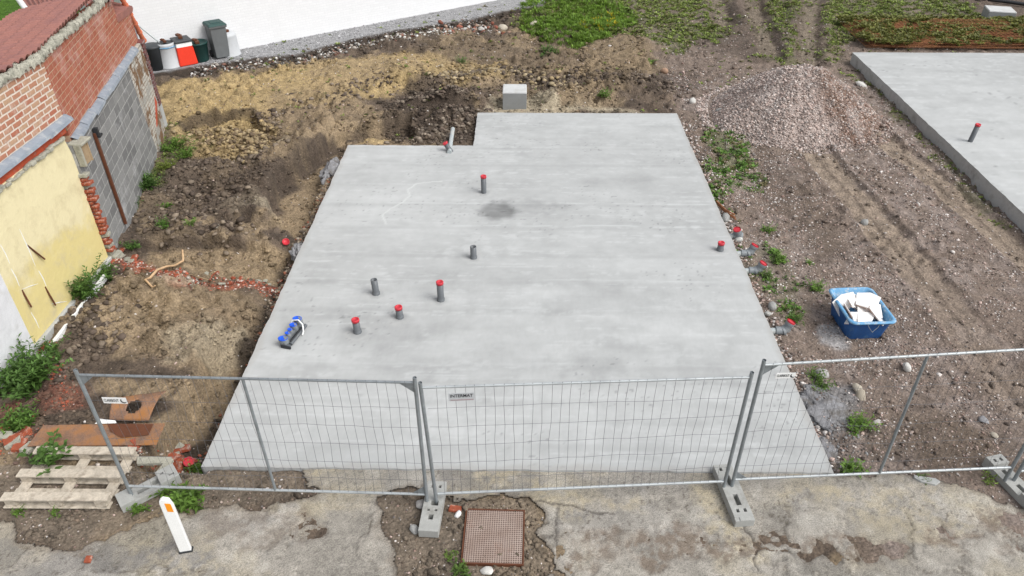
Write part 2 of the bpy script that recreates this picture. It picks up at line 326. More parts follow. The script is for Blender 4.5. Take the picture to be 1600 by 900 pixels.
def gcol(x, y):
    def b(c, t): return lerp(c, t[0], t[1][..., None])
    n = fbm(x, y, 1.1, 5, 2, .6); n1 = fbm(x, y, .35, 5, 7, .62); n2 = fbm(x, y, 3., 4, 9)
    c = np.zeros(x.shape+(3,))+SOIL
    c = b(c, (DSOIL, ss(.46, .60, n1)*.75)); c = b(c, (TAN, ss(.48, .60, n)*.75*(x < 4)))
    rt = ss(3.6, 4.3, x); c = b(c, (TRK, rt*.85)); c = b(c, (GRIT, rt*ss(.47, .64, n1)*.45*(1-ss(20, 21.5, y))))
    for pts, col, st, soft, wob in (
        ([(240, 135), (330, 120), (480, 100), (640, 82), (740, 95), (640, 150), (520, 165), (430, 190), (300, 195), (255, 215), (240, 180)], OCH, .85, .25, .5),
        ([(470, 100), (640, 88), (690, 110), (560, 150), (500, 140)], TAN, .5, .3, .5),
        ([(430, 150), (560, 150), (620, 190), (520, 215), (440, 225), (400, 200)], TAN*.9, .6, .3, .5),
        (PIT, OCH*.85, .8, .1, .2),
        ([(400, 205), (470, 225), (420, 255), (390, 235)], PALE*.85, .5, .2, .4),
        (DITCH, TAN*1.15, .85, .12, .35),
        ([(560, 205), (620, 205), (610, 225), (555, 228)], OCH, .7, .1, .2),
        ([(385, 262), (430, 235), (500, 200), (560, 185), (575, 195), (520, 212), (460, 240), (410, 275)], TAN*1.1, .75, .1, .3),
        ([(350, 315), (430, 318), (430, 345), (370, 340)], PALE, .55, .2, .5),
        ([(230, 380), (330, 370), (450, 395), (440, 435), (330, 430), (260, 410)], TAN*1.05, .8, .12, .3),
        ([(200, 372), (330, 372), (300, 384), (200, 388)], DSOIL, .6, .1, .2),  # dark undercut of the ridge, its shade painted in
        ([(250, 440), (430, 445), (400, 520), (360, 590), (200, 560), (150, 520), (190, 470)], TAN*1.0, .65, .2, .5),
        ([(300, 495), (380, 500), (330, 550), (240, 570)], PALE*.95, .5, .15, .4),
        ([(160, 490), (210, 500), (200, 560), (165, 560)], TAN*1.1, .6, .1, .3),
        ([(135, 585), (330, 590), (280, 640), (240, 620), (150, 610)], TAN*1.1, .75, .1, .3),
        ([(280, 225), (420, 240), (400, 330), (240, 370), (210, 340), (230, 270)], SOIL*.8, .7, .2, .4),
        ([(440, 400), (475, 400), (440, 500), (385, 600), (345, 720), (262, 735), (268, 690), (310, 640), (350, 590), (390, 500)], DSOIL*.75, .92, .12, .3),  # dark brown trench soil, with the trench shadows painted into its colour
        ([(600, 170), (660, 120), (745, 160), (745, 225), (600, 225)], DSOIL*1.15, .85, .15, .4),
        ([(640, 60), (1000, 60), (1050, 110), (900, 130), (700, 120)], TAN*.8, .45, .4, .8),
        ([(760, 150), (860, 150), (880, 168), (1000, 175), (760, 172)], PALE, .8, .12, .3),
        ([(700, 105), (780, 100), (790, 130), (700, 145)], OCH*.85, .7, .15, .4),
        ([(870, 140), (960, 140), (980, 170), (880, 165)], TAN, .6, .15, .5),
        ([(930, 120), (1080, 110), (1090, 150), (960, 150)], DSOIL*1.1, .6, .3, .5),
        ([(60, 570), (110, 560), (140, 610), (90, 660), (60, 640)], RED*1.0, .4, .12, .5),
        ([(0, 650), (60, 660), (60, 700), (0, 700)], RED, .25, .12, .3),
        ([(165, 395), (215, 400), (280, 425), (300, 440), (440, 435), (445, 447), (290, 447), (200, 420)], RED*1.05, .7, .05, .15),
        ([(245, 425), (310, 432), (320, 445), (255, 440)], PALE, .6, .05, .12),
        ([(1270, 610), (1330, 600), (1340, 640), (1310, 740), (1290, 740), (1265, 660)], GREY*.85, .75, .1, .3),
        ([(1275, 495), (1330, 505), (1320, 535), (1280, 530)], GREY*1.3, .7, .08, .2),
        ([(1190, 215), (1240, 260), (1290, 330), (1330, 400), (1280, 400), (1180, 260)], DSOIL*1.6, .55, .2, .4),
        ([(1340, 640), (1600, 680), (1600, 745), (1340, 740)], SOIL*1.05, .7, .2, .4),
        ([(1070, 180), (1120, 180), (1140, 300), (1150, 400), (1110, 330)], SOIL, .5, .1, .3),
        ([(1250, 0), (1320, 0), (1310, 80), (1240, 100)], SOIL*1.35, .6, .3, .5),
        ([(1040, 60), (1220, -20), (1300, -20), (1200, 100)], DSOIL*1.2, .6, .3, .8),
        ([(1400, -20), (1620, -20), (1620, 35), (1520, 30)], DSOIL*1.3, .6, .3, .5)):
        c = b(c, (col, mask(x, y, pts, soft, wob)*st))
    pdd = np.abs(dline(x, y, pw([(270, 200), (290, 190), (330, 177), (395, 173), (408, 185)], 0))+.1*(n1-.5)); c = b(c, (DSOIL*1.1, (1-ss(.02, .12, pdd))*.8))  # shade under the pit's rear lip, painted as a dark soil line
    c = b(c, (DSOIL*1.2, (1-ss(.02, .10, np.abs(dline(x, y, pw([(200, 386), (250, 381), (330, 377), (380, 384)], -.1))+.1*(n1-.5))))*.75))  # shaded undercut of the ridge, painted as a dark line
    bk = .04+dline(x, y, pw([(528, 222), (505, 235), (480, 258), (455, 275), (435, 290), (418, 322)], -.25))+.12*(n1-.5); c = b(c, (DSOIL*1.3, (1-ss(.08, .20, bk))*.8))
    for p_ in (SOILP[1], SOILP[0]): c = b(c, (np.array((.19, .155, .118))*(1+.5*(n1-.5))[..., None], (1-ss(-.1, .1, sdf(x, y, pw(p_, -.06))))*.75*(y < 6.3)))
    for q_ in RUTS3: c = b(c, (DSOIL*1.3, (1-ss(.45, .75, dline(x, y, q_)+.5*(n1-.5)))*.55)); c = b(c, (np.array((.20, .165, .125)), (1-ss(.16, .36, dline(x, y, q_)+.25*(n1-.5)))*.8))
    for pts in (RUT1, RUT2):
        d = dline(x, y, pts)+.12*(fbm(x, y, .3, 3, 3)-.5); fd = .35+.65*ss(9, 12.5, y); c = b(c, (np.array((.27, .215, .165)), (1-ss(.25, .42, d))*.9*fd)); c = b(c, (DSOIL*1.2, (1-ss(0, .05, np.abs(d-.42)))*.5)); c = b(c, (DSOIL*1.6, (1-ss(0, .05, np.abs(d-.02)))*.5))
    g = greenness(x, y); c = b(c, (GRN*1.6, g*.45))
    gs = sdf(x, y, pw(GSTRIP, -.02))+.10*(fbm(x, y, .4, 3, 2)-.5)
    c = b(c, (DSOIL*.8, 1-ss(.15, .3, np.abs(gs-.08)))); c = b(c, (GREY, 1-ss(-.14, -.02, gs)))
    lw = ss(-11, -12, x)*ss(18, 19, y)*(x < -9); c = b(c, (np.array((.12, .24, .03)), lw))
    return c
GP = [([(790, 42), (830, 8), (900, -30), (1010, -30), (1000, 20), (990, 60), (920, 62), (880, 50), (830, 48)], 1.0, .5, 1.4),
      ([(960, -30), (1180, -30), (1120, 60), (1060, 90), (980, 65)], .95, .4, 1.0), ([(1180, -30), (1330, -30), (1340, 70), (1240, 100), (1180, 100)], .8, .4, 1.2),
      ([(1290, -30), (1480, -30), (1540, 30), (1330, 40), (1310, 60), (1280, 60)], .9, .3, .9),
      ([(1110, 200), (1150, 190), (1195, 270), (1195, 300), (1150, 290), (1120, 310), (1105, 260)], .85, .1, .3),
      ([(1330, 108), (1380, 125), (1440, 190), (1560, 300), (1590, 345), (1560, 335), (1430, 215), (1380, 150)], .6, .12, .35),
      ([(1140, 330), (1200, 350), (1240, 430), (1270, 480), (1230, 500), (1180, 420)], .35, .15, .4),
      ([(235, 270), (262, 200), (330, 215), (290, 235), (265, 270), (240, 320)], .7, .1, .3),
      ([(420, 190), (500, 150), (560, 145), (500, 175)], .2, .2, .6)]
def greenness(x, y):
    g = np.zeros(x.shape)
    for p, s_, soft, wob in GP: g = np.maximum(g, mask(x, y, p, soft, wob, .8, 4)*s_)
    for q_ in RUTS3: g = g*(.25+.75*ss(.3, .65, dline(x, y, q_)+.5*(fbm(x, y, .4, 3, 3)-.5)))
    g = g*ss(.34, .60, fbm(x, y, .55, 5, 10, .6)+.25*(g-.5)); return np.where((x < 6.2) & (x > 3.9) & (y < 17), np.minimum(1, g*1.6), g)
def axis(segs):
    out = [segs[0][0]]
    for a, b_, st in segs:
        n = max(1, int(round((b_-a)/st))); out += list(a+(b_-a)*(np.arange(1, n+1)/n))
    return np.array(out)
gx = axis([(-150, -60, 30), (-60, -22, 6), (-22, -14, .5), (-14, -9, .09), (-9, 10, .042), (10, 20, .1), (20, 30, 1), (30, 150, 20)])
gy = axis([(-20, 3, 3), (3, 4.4, .3), (4.4, 14, .036), (14, 22, .055), (22, 31, .085), (31, 40, 1.5), (40, 250, 30)])
X, Y, Z, F = grid(gx, gy, gz)
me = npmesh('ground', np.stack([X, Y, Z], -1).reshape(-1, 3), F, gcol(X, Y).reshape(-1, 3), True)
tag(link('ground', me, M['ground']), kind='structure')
# ------------------------------------------------------------------ road
DIRT = [([(868, 858), (900, 842), (1010, 835), (1110, 835), (1190, 862), (1130, 885), (1010, 880), (900, 895), (880, 905)], .8), ([(1185, 850), (1300, 842), (1420, 850), (1500, 830), (1560, 800), (1600, 790), (1620, 850), (1480, 865), (1330, 880), (1250, 875)], .8),
        ([(310, 800), (480, 800), (500, 830), (420, 870), (330, 850)], .45)]
YEL = [([(470, 728), (525, 728), (520, 742), (470, 740)], .8), ([(700, 770), (860, 765), (920, 780), (1000, 790), (900, 800), (700, 778)], .6), ([(1080, 765), (1130, 790), (1190, 860), (1150, 880), (1080, 820)], .7), ([(380, 770), (560, 775), (590, 800), (480, 820), (390, 800)], .35),
       ([(1290, 770), (1400, 760), (1560, 800), (1480, 860), (1350, 840)], .45), ([(1200, 770), (1260, 760), (1300, 775), (1230, 790)], .4), ([(200, 860), (330, 840), (350, 900), (240, 900)], .4), ([(700, 785), (760, 735), (860, 740), (900, 755)], .25), ([(740, 740), (800, 745), (790, 765), (740, 760)], .5)]
DRK = [([(0, 860), (60, 880), (200, 870), (350, 850), (360, 890), (150, 930), (0, 930)], .45), ([(330, 820), (400, 805), (460, 795), (440, 815), (360, 850)], .4), ([(370, 735), (700, 735), (690, 775), (480, 765)], .3), ([(700, 745), (1100, 742), (1100, 765), (860, 770)], .25), ([(1180, 780), (1300, 765), (1320, 790), (1250, 820)], .3), ([(1380, 790), (1450, 785), (1460, 820), (1400, 815)], .4), ([(845, 800), (1000, 790), (1060, 840), (880, 840)], .25)]
CRK = [[(1160, 812), (1172, 830), (1188, 852)], [(468, 728), (471, 745), (470, 766)], [(1188, 852), (1180, 870), (1183, 890)], [(838, 782), (905, 790), (960, 800)], [(845, 830), (870, 850), (880, 880), (900, 905)], [(870, 790), (868, 812), (862, 842)], [(1188, 852), (1240, 862), (1290, 858), (1330, 872)]]
def rz_(x, y):
    h = -.028+.012*(fbm(x, y, 1.2, 3, 3)-.5)+.006*(fbm(x, y, .15, 3, 1)-.5)
    d = np.full(x.shape, 9.)
    for p in CRK: d = np.minimum(d, dline(x+.16*(fbm(x, y, .22, 5, 5, .65)-.5), y+.16*(fbm(x, y, .22, 5, 6, .65)-.5), pw(p)))
    h = h-.018*(1-ss(.004, .022, d))
    ly = fbm(x, y, 1.05, 6, 4, .58); zz_ = 1-ss(5.55, 5.85, y); h = h-.014*ss(.495, .505, ly)*zz_-.008*(1-ss(.0, .012, np.abs(ly-.5)))*zz_
    for p, s_ in DIRT: h = h-.02*mask(x, y, p, .05, .3, .3, 4)*s_*(.2+1.6*fbm(x, y, .06, 4, 2, .65))
    return h
def soilsd(x, y):
    d = np.full(x.shape, 9.)
    for p in SOILP: d = np.minimum(d, sdf(x, y, pw(p, -.03)))
    return d+.16*(fbm(x, y, .28, 5, 2, .6)-.5)*2
ASP = np.array((.285, .265, .232))
def rcol(x, y):
    def b(c, t, k): return lerp(c, t, k[..., None])
    n = fbm(x, y, .8, 5, 2, .6); n1 = fbm(x, y, .25, 5, 7, .62); c = np.zeros(x.shape+(3,))+ASP
    c = b(c, ASP*1.2, ss(.46, .65, n)*.7); c = b(c, ASP*.66, ss(.5, .7, n1)*.55); n5 = fbm(x, y, .07, 4, 6, .7); c = c*(1+.5*(n5-.5))[..., None]; c = b(c, ASP*.5, ss(.56, .7, fbm(x, y, 1.1, 5, 9, .65))*.45); c = b(c, np.array((.36, .32, .24)), ss(.5, .68, fbm(x, y, .6, 4, 6))*.5)
    sp = ss(.70, .78, vn(x*55, y*55, 3)); c = b(c, ASP*.45, sp*.5)
    for p, s_ in DRK: c = b(c, np.array((.19, .185, .18)), mask(x, y, p, .08, .3, .3, 4)*s_)
    for p, s_ in YEL: c = b(c, np.array((.40, .345, .235)), mask(x, y, p, .12, .3, .3, 8)*s_*ss(.35, .62, fbm(x, y, .10, 4, 3, .7))*.9)
    for p, s_ in DIRT: c = b(c, np.array((.135, .105, .08))*1.15, mask(x, y, p, .08, .3, .3, 4)*s_*ss(.38, .62, fbm(x, y, .11, 5, 2, .7)+.08))
    d = np.full(x.shape, 9.)
    for p in CRK: d = np.minimum(d, dline(x+.16*(fbm(x, y, .22, 5, 5, .65)-.5), y+.16*(fbm(x, y, .22, 5, 6, .65)-.5), pw(p)))
    c = b(c, np.array((.09, .08, .07)), (1-ss(.006, .02, d))*.8)
    ly = fbm(x, y, 1.05, 6, 4, .58); zz_ = 1-ss(5.55, 5.85, y); c = c*(1-.14*ss(.49, .51, ly)*zz_)[..., None]; c = b(c, np.array((.10, .085, .065)), (1-ss(.0, .009, np.abs(ly-.5)))*zz_*.7*ss(.35, .6, n1)); c = b(c, np.array((.42, .40, .36)), ss(.55, .7, fbm(x, y, .5, 5, 11, .65))*.4)
    pt = ss(.80, .88, vn(x*33+5, y*33, 8))*ss(.45, .65, fbm(x, y, .7, 3, 1)); c = b(c, np.array((.10, .085, .07)), pt*.7)
    c = b(c, np.array((.15, .12, .09)), (1-ss(0, .10, soilsd(x, y)))*.5)
    return c
rx = axis([(-60, -10, 10), (-10, -6.2, .2), (-6.2, 6.6, .02), (6.6, 10, .2), (10, 60, 10)]); ry = axis([(-6, 4, 1.), (4, 4.6, .1), (4.6, 6.27, .018)])
X, Y, Z, F = grid(rx, ry, rz_, lambda a, b: soilsd(a, b) > 0)
V = np.stack([X, Y, Z], -1).reshape(-1, 3); cl = rcol(X, Y).reshape(-1, 3)
E_ = np.sort(np.concatenate([F[:, [0, 1]], F[:, [1, 2]], F[:, [2, 3]], F[:, [3, 0]]]), 1); u, cnt = np.unique(E_, axis=0, return_counts=True); be = u[cnt == 1]
bv = np.unique(be); mp = {int(v): len(V)+i for i, v in enumerate(bv)}
V2 = V[bv].copy(); V2[:, 2] -= .05; V = np.concatenate([V, V2]); cl = np.concatenate([cl, cl[bv]*.45])
SF = np.array([(a, b, mp[int(b)], mp[int(a)]) for a, b in be]); used = np.zeros(len(V), bool); F = np.concatenate([F, SF]); used[F.ravel()] = True
re_ = np.cumsum(used)-1; me = npmesh('road', V[used], re_[F], cl[used], False)
tag(link('road', me, M['road']), kind='structure')
# ------------------------------------------------------------------ concrete slabs
def slab(name, outline, z1, thick, st, colf, label, keep=None, nx0=0):
    xs0 = min(p[0] for p in outline); xs1 = max(p[0] for p in outline); ys0 = min(p[1] for p in outline); ys1 = max(p[1] for p in outline)
    return xs0, xs1, ys0, ys1
def wobble(x, y, a=.022): return a*(fbm(x+40, y+3, .30, 5, 3, .65)-.5)*2, a*(fbm(x, y+31, .30, 5, 5, .65)-.5)*2
SL = np.array((.392, .403, .402))
def slabcol(x, y, main=True):
    def b(c, t, k): return lerp(c, t, k[..., None])
    st = fbm(x*.12, y, .22, 5, 3, .62); st2 = fbm(x*.05, y, .08, 3, 6, .6); big = fbm(x*.6, y, 1.8, 4, 8); br = fbm(x, y, .5, 5, 1, .65)
    c = np.zeros(x.shape+(3,))+SL; iso = fbm(x, y, .16, 4, 7, .7); st3 = fbm(x*.25, y, .5, 4, 8, .6); c = c*(1+.10*(st-.5)+.04*(st2-.5)+.24*(big-.5)+.24*(st3-.5)+.22*(br-.5)+.16*(iso-.5))[..., None]
    wl = np.maximum(ss(.60, .70, fbm(x*.35, y*1.6, .25, 5, 4, .65)), ss(.60, .68, fbm(x*.14, y*2.6, .16, 5, 9, .7))*1.5); c = b(c, np.array((.47, .485, .485)), wl*.45*ss(.38, .6, iso)); gr_ = vn(x*60, y*9, 2); c = c*(1+.05*(gr_-.5)*(1-ss(9.5, 11.5, y)))[..., None]
    c = c*(1-.3*ss(.86, .92, vn(x*22, y*26, 7))*ss(.5, .6, fbm(x, y, 1.3, 3, 2)))[..., None]
    if main:
        for yy, k, w_ in ((G(700, 352)[1], .8, .035), (G(700, 437)[1], .5, .025), (G(900, 318)[1], .7, .025), (G(700, 395)[1], .3, .02), (G(700, 480)[1], .25, .02), (G(700, 620)[1], .4, .03), (G(700, 690)[1], .35, .03), (G(900, 230)[1], .25, .03), (G(700, 650)[1], .3, .02), (G(1000, 570)[1], .25, .03), (G(700, 255)[1], .2, .02), (G(700, 590)[1], .22, .02)):
            d = np.abs(y-yy-.03*(fbm(x, y*0, .8, 3, 2)-.5)*2-.02*np.sin(x*1.3)); c = b(c, np.array((.5, .52, .52)), (1-ss(0, w_, d))*k*ss(.35, .6, fbm(x, y, .5, 3, 7)))
            c = c*(1-.06*(1-ss(0, .10, np.abs(y-yy+.1))))[..., None]
        crack = pw([(603, 350), (598, 336), (612, 325), (630, 316), (640, 306), (637, 296), (650, 288), (675, 284), (690, 284)]); d = dline(x+.03*(fbm(x, y, .15, 3, 5)-.5), y+.06*(fbm(x, y, .12, 3, 6)-.5), crack)
        c = b(c, np.array((.52, .54, .53)), (1-ss(.005, .03, d))*.8)
        for px, py, rx_, ry_, k in ((778, 328, .42, .40, .55), (820, 322, .7, .35, .82), (930, 572, .6, .28, .90), (1000, 560, 1.6, .6, .95), (640, 560, .9, .5, .94), (960, 470, 1.2, .6, .95), (600, 520, .9, .7, .95), (1050, 640, 1.0, .4, .95)):
            cx, cy = G(px, py); d = np.hypot((x-cx)/rx_, (y-cy)/ry_)+1.1*(br-.5)+.9*(fbm(x*.5, y, .16, 4, 2, .65)-.5)*(k > .7); c = c*(1-(1-k)*(1-ss(.55, 1.2, d)))[..., None]
        for px, py in ((756, 301), (740, 403), (588, 459), (689, 469), (625, 496), (559, 519), (1125, 391), (700, 236)):
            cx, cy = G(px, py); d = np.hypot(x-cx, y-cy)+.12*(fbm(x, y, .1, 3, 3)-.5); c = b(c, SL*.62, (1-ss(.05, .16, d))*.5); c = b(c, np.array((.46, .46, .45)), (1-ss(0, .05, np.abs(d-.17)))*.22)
        e = np.minimum(np.minimum(x-SX0, SX1-x), np.minimum(y-SY0, SY1-y)); c = b(c, np.array((.24, .21, .175)), (1-ss(-.02, .10, e-.16*(fbm(x, y, .3, 5, 9, .7)-.45)))*.55); c = b(c, np.array((.42, .435, .435)), (1-ss(0, .25, e+.2*(br-.5)))*.5)
    return c
def build_slab(name, xs, ys, keep, thick, xf, main, label, cat='concrete slab'):
    def zf(x, y): return .006*(fbm(x, y, 1.2, 3, 2)-.5)+.003*(fbm(x*.2, y, .12, 2, 4)-.5)
    X, Y, Z, F = grid(xs, ys, zf, keep)
    wx, wy = wobble(X, Y); XX, YY = xf(X+wx, Y+wy); V = np.stack([XX, YY, Z], -1).reshape(-1, 3); cl = slabcol(X if main else X*1.0, Y, main).reshape(-1, 3)
    E_ = np.concatenate([F[:, [0, 1]], F[:, [1, 2]], F[:, [2, 3]], F[:, [3, 0]]]); key = np.sort(E_, 1); u, idx, cnt = np.unique(key, axis=0, return_index=True, return_counts=True); be = E_[idx[cnt == 1]]
    bv = np.unique(be); m1 = {int(v): len(V)+i for i, v in enumerate(bv)}; V2 = V[bv].copy(); V2[:, 2] -= thick; nb = rng.normal(0, .006, V2.shape); nb[:, 2] = 0; V2 += nb
    VV = np.concatenate([V, V2]); SF = np.array([(b_, a_, m1[int(a_)], m1[int(b_)]) for a_, b_ in be]); used = np.zeros(len(VV), bool)
    used[F.ravel()] = True; r1 = np.cumsum(used)-1; o = empty(name, (0, 0, 0), 0, label, cat)
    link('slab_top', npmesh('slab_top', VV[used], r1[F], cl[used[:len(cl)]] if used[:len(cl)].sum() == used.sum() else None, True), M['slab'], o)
    used[:] = False; used[SF.ravel()] = True; r1 = np.cumsum(used)-1; link('slab_edge', npmesh('slab_edge', VV[used], r1[SF]), M['concrete_side'], o)
    return o
build_slab('concrete_slab', np.linspace(SX0, SX1, 266), axis([(SY0, SYN, .03), (SYN, SY1, .03)]), lambda a, b: ~((a < NX) & (b > SYN)), .36, lambda x, y: (x, y), True,
           'large pale grey L-shaped concrete floor slab with pipe stubs, behind the middle of the fence')
build_slab('concrete_slab', np.linspace(0, 12, 150), np.linspace(0, 14, 200), None, .42, lambda x, y: (10.08+x*1.+(y-14)*.024, 8.72+y-.0*x), False,
           'second pale concrete slab with a thick exposed side, at the right beyond the gravel heap')

# ------------------------------------------------------------------ scattered small things (stuff)
ph = (1+5**.5)/2
ICO = np.array([(-1, ph, 0), (1, ph, 0), (-1, -ph, 0), (1, -ph, 0), (0, -1, ph), (0, 1, ph), (0, -1, -ph), (0, 1, -ph), (ph, 0, -1), (ph, 0, 1), (-ph, 0, -1), (-ph, 0, 1)])/1.9
IF = np.array([(0, 11, 5), (0, 5, 1), (0, 1, 7), (0, 7, 10), (0, 10, 11), (1, 5, 9), (5, 11, 4), (11, 10, 2), (10, 7, 6), (7, 1, 8), (3, 9, 4), (3, 4, 2), (3, 2, 6), (3, 6, 8), (3, 8, 9), (4, 9, 5), (2, 4, 11), (6, 2, 10), (8, 6, 7), (9, 8, 1)])
STV = [ICO*(1+rng.uniform(-.28, .28, (12, 1)))*np.array((1, rng.uniform(.65, 1), rng.uniform(.45, .75))) for _ in range(10)]
def rots(n, full=True):
    a = rng.uniform(0, 2*np.pi, n); Rm = np.zeros((n, 3, 3)); Rm[:, 0, 0] = np.cos(a); Rm[:, 0, 1] = -np.sin(a); Rm[:, 1, 0] = np.sin(a); Rm[:, 1, 1] = np.cos(a); Rm[:, 2, 2] = 1
    if full:
        b_ = rng.normal(0, .5, n); Q = np.zeros((n, 3, 3)); Q[:, 0, 0] = 1; Q[:, 1, 1] = np.cos(b_); Q[:, 1, 2] = -np.sin(b_); Q[:, 2, 1] = np.sin(b_); Q[:, 2, 2] = np.cos(b_); Rm = Rm @ Q
    return Rm
def scatter(name, variants, faces, P, S, col, mat, full=True, parent=None, cvar=None):
    n = len(P); vi = rng.integers(0, len(variants), n); VV = np.stack(variants)[vi]*S[:, None, None]
    VV = np.einsum('nij,nkj->nki', rots(n, full), VV)+P[:, None, :]; nv = VV.shape[1]
    FF = faces[None]+(np.arange(n)*nv)[:, None, None]; cc = np.repeat(col[:, None, :], nv, 1)
    if cvar is not None: cc = cc*cvar[vi][:, :, None]
    return link(name, npmesh(name, VV.reshape(-1, 3), FF.reshape(-1, faces.shape[1]), cc.reshape(-1, 3)), mat, parent)
def vis(x, y):   # inside what the photograph could see, with a margin
    return (np.abs(x) < 1.2+.72*(y+2.2)) & (y > 4.5)
def free(x, y, m=.0):
    s1 = (x > SX0-m) & (x < SX1+m) & (y > SY0-m) & (y < SY1+m) & ~((x < NX-m) & (y > SYN+m)); s2 = (x > 9.9+(y-13)*.024-m) & (y < 22.75)
    return vis(x, y) & ~s1 & ~s2 & ((y > 6.27) | (soilsd(x, y) < -.02)) & (x > -7.3-np.maximum(0, y-11)*.22)
def pick(n, x0, x1, y0, y1, dens):
    x = rng.uniform(x0, x1, n); y = y0+(y1-y0)*rng.random(n)**1.35; k = free(x, y, .02) & (rng.random(n) < dens(x, y)); return x[k], y[k]
# pebbles on the track and elsewhere
def dpeb(x, y):
    n = fbm(x, y, .5, 4, 7, .6); d = .06+.10*ss(.5, .65, n)
    r = ss(3.9, 4.4, x)*(1-ss(20.5, 22, y)); d = lerp(d, .22+.85*ss(.42, .58, n), r)
    for p in (RUT1, RUT2): d = d*(1-.85*(1-ss(.3, .5, dline(x, y, p))))
    gs = sdf(x, y, pw(GSTRIP)); d = np.where(gs < .05, .5, d); d = np.where((y < 6.5), .35, d)
    return d
x, y = pick(260000, -11, 19, 4.5, 27, dpeb); z = gz(x, y); n = len(x); s = .008+.012*rng.random(n)**2.2+.018*(rng.random(n) < .008); s *= (1+.035*(y-5))
pal = np.array([(.50, .45, .42), (.36, .29, .25), (.62, .58, .55), (.26, .18, .15), (.17, .15, .14), (.46, .35, .31), (.13, .10, .085)]); cc = pal[rng.integers(0, 7, n)]*rng.uniform(.7, 1.15, (n, 1))
gs = sdf(x, y, pw(GSTRIP)); cc = np.where((gs < .1)[:, None], np.array((.34, .34, .35))*rng.uniform(.5, 1.4, (n, 1)), cc); lf = (x < 3.9) & (gs > .1); cc = np.where(lf[:, None] & (rng.random(n) < .55)[:, None], SOIL*rng.uniform(.7, 1.8, (n, 1)), cc)
tag(scatter('gravel', STV, IF, np.stack([x, y, z+s*.15], -1), s, cc, M['stone']), kind='stuff')
# clods of earth
def dcl(x, y):
    n = fbm(x, y, .6, 4, 4, .6); d = .05+.6*ss(.52, .68, n); d = np.where(x > 3.9, d*.25, d)
    d = np.maximum(d, mask(x, y, [(600, 170), (660, 120), (760, 130), (745, 225), (600, 225)], .2, .3)); d = np.maximum(d, mask(x, y, PIT, .1, .1)*.9); d = np.maximum(d, mask(x, y, [(700, 100), (1000, 110), (960, 165), (700, 165)], .3, .6)*.6)
    d = np.maximum(d, mask(x, y, [(110, 430), (180, 440), (170, 560), (90, 560)], .2, .3)*.7); d = np.maximum(d, mask(x, y, [(230, 250), (430, 250), (400, 320), (230, 370)], .2, .3)*.45)
    gs = sdf(x, y, pw(GSTRIP)); d = np.maximum(d, (np.abs(gs-.15) < .2)*.9); d = d*(1-.9*mask(x, y, [(250, 140), (600, 90), (560, 140), (430, 180), (260, 190)], .2, .3)); d = np.where(gs < 0, 0, d)
    return d
x, y = pick(150000, -11, 16, 4.6, 27, dcl); z = gz(x, y); n = len(x); s = .014+.034*rng.random(n)**2.2+.03*(rng.random(n) < .03); s *= (1+.02*(y-5))
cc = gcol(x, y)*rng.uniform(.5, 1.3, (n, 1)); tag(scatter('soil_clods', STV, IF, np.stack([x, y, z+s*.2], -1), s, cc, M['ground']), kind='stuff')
# low ground cover
def tuft(nl, ln, wd, up):
    vs = []; cv = []
    for i in range(nl):
        a = rng.uniform(0, 2*np.pi); l = ln*rng.uniform(.6, 1.2); e = rng.uniform(*up); d = np.array((np.cos(a)*np.cos(e), np.sin(a)*np.cos(e), np.sin(e))); q = np.array((-np.sin(a), np.cos(a), 0)); o_ = np.array((np.cos(a), np.sin(a), 0))*.08*rng.random()*ln*4
        vs += [o_, o_+d*l*.5+q*wd*l, o_+d*l-np.array((0, 0, .25*l)), o_+d*l*.5-q*wd*l]; k = rng.uniform(.7, 1.3); cv += [k*.7, k, k*1.15, k]
    return np.array(vs), np.array(cv)
def tufts(nv, *a): T_ = [tuft(*a) for _ in range(nv)]; return [t[0] for t in T_], np.stack([t[1] for t in T_])
TV, TC = tufts(12, 10, 1., .22, (.25, 1.2)); TF = np.arange(40).reshape(10, 4)
BV, BC = tufts(12, 14, 1., .06, (.8, 1.5)); BF = np.arange(56).reshape(14, 4)
x = rng.uniform(-10, 19, 260000); y = rng.uniform(6, 30.5, 260000); g = greenness(x, y); k = free(x, y, .03) & (rng.random(len(x)) < g*.52*(.35+.9*ss(.4, .62, fbm(x, y, .28, 3, 5)))+.006*(y > 17)); x = x[k]; y = y[k]; n = len(x)
s = rng.uniform(.03, .085, n)*(1+.4*(y > 20)); lush = mask(x, y, [(790, 45), (900, -5), (990, 30), (990, 62), (880, 55)], .3, .5)
cc = np.array((.195, .25, .06))*rng.uniform(.5, 1.5, (n, 1)); nb_ = (x < 6.3) & (y < 17.5) & (x > 3.9); s = np.where(nb_, s*1.25, s); cc = np.where(nb_[:, None], np.array((.115, .215, .04))*rng.uniform(.55, 1.5, (n, 1)), cc); cc = lerp(cc, np.array((.17, .235, .04)), (lush*.75)[:, None]); cc = np.where((rng.random(n) < .18)[:, None], np.array((.19, .17, .08)), cc)
tag(scatter('ground_cover', TV, TF, np.stack([x, y, gz(x, y)], -1), s, cc, M['leaf'], False, cvar=TC), kind='stuff')
x = rng.uniform(0, 6, 16000); y = rng.uniform(23, 30.5, 16000); k = mask(x, y, [(800, 44), (850, 12), (900, -5), (985, 5), (975, 55), (930, 62), (880, 52)], .6, 1.5, .9)*(.35+.65*ss(.4, .6, fbm(x, y, .5, 3, 2))) > rng.random(len(x)); x = x[k]; y = y[k]; n = len(x)
fl = (rng.random(n) < .07*mask(x, y, [(880, 45), (940, 15), (975, 30), (960, 60)], .3, .3)); cc = np.array((.15, .25, .035))*rng.uniform(.7, 1.4, (n, 1)); cc = np.where(fl[:, None], np.array((.65, .48, .01)), cc)
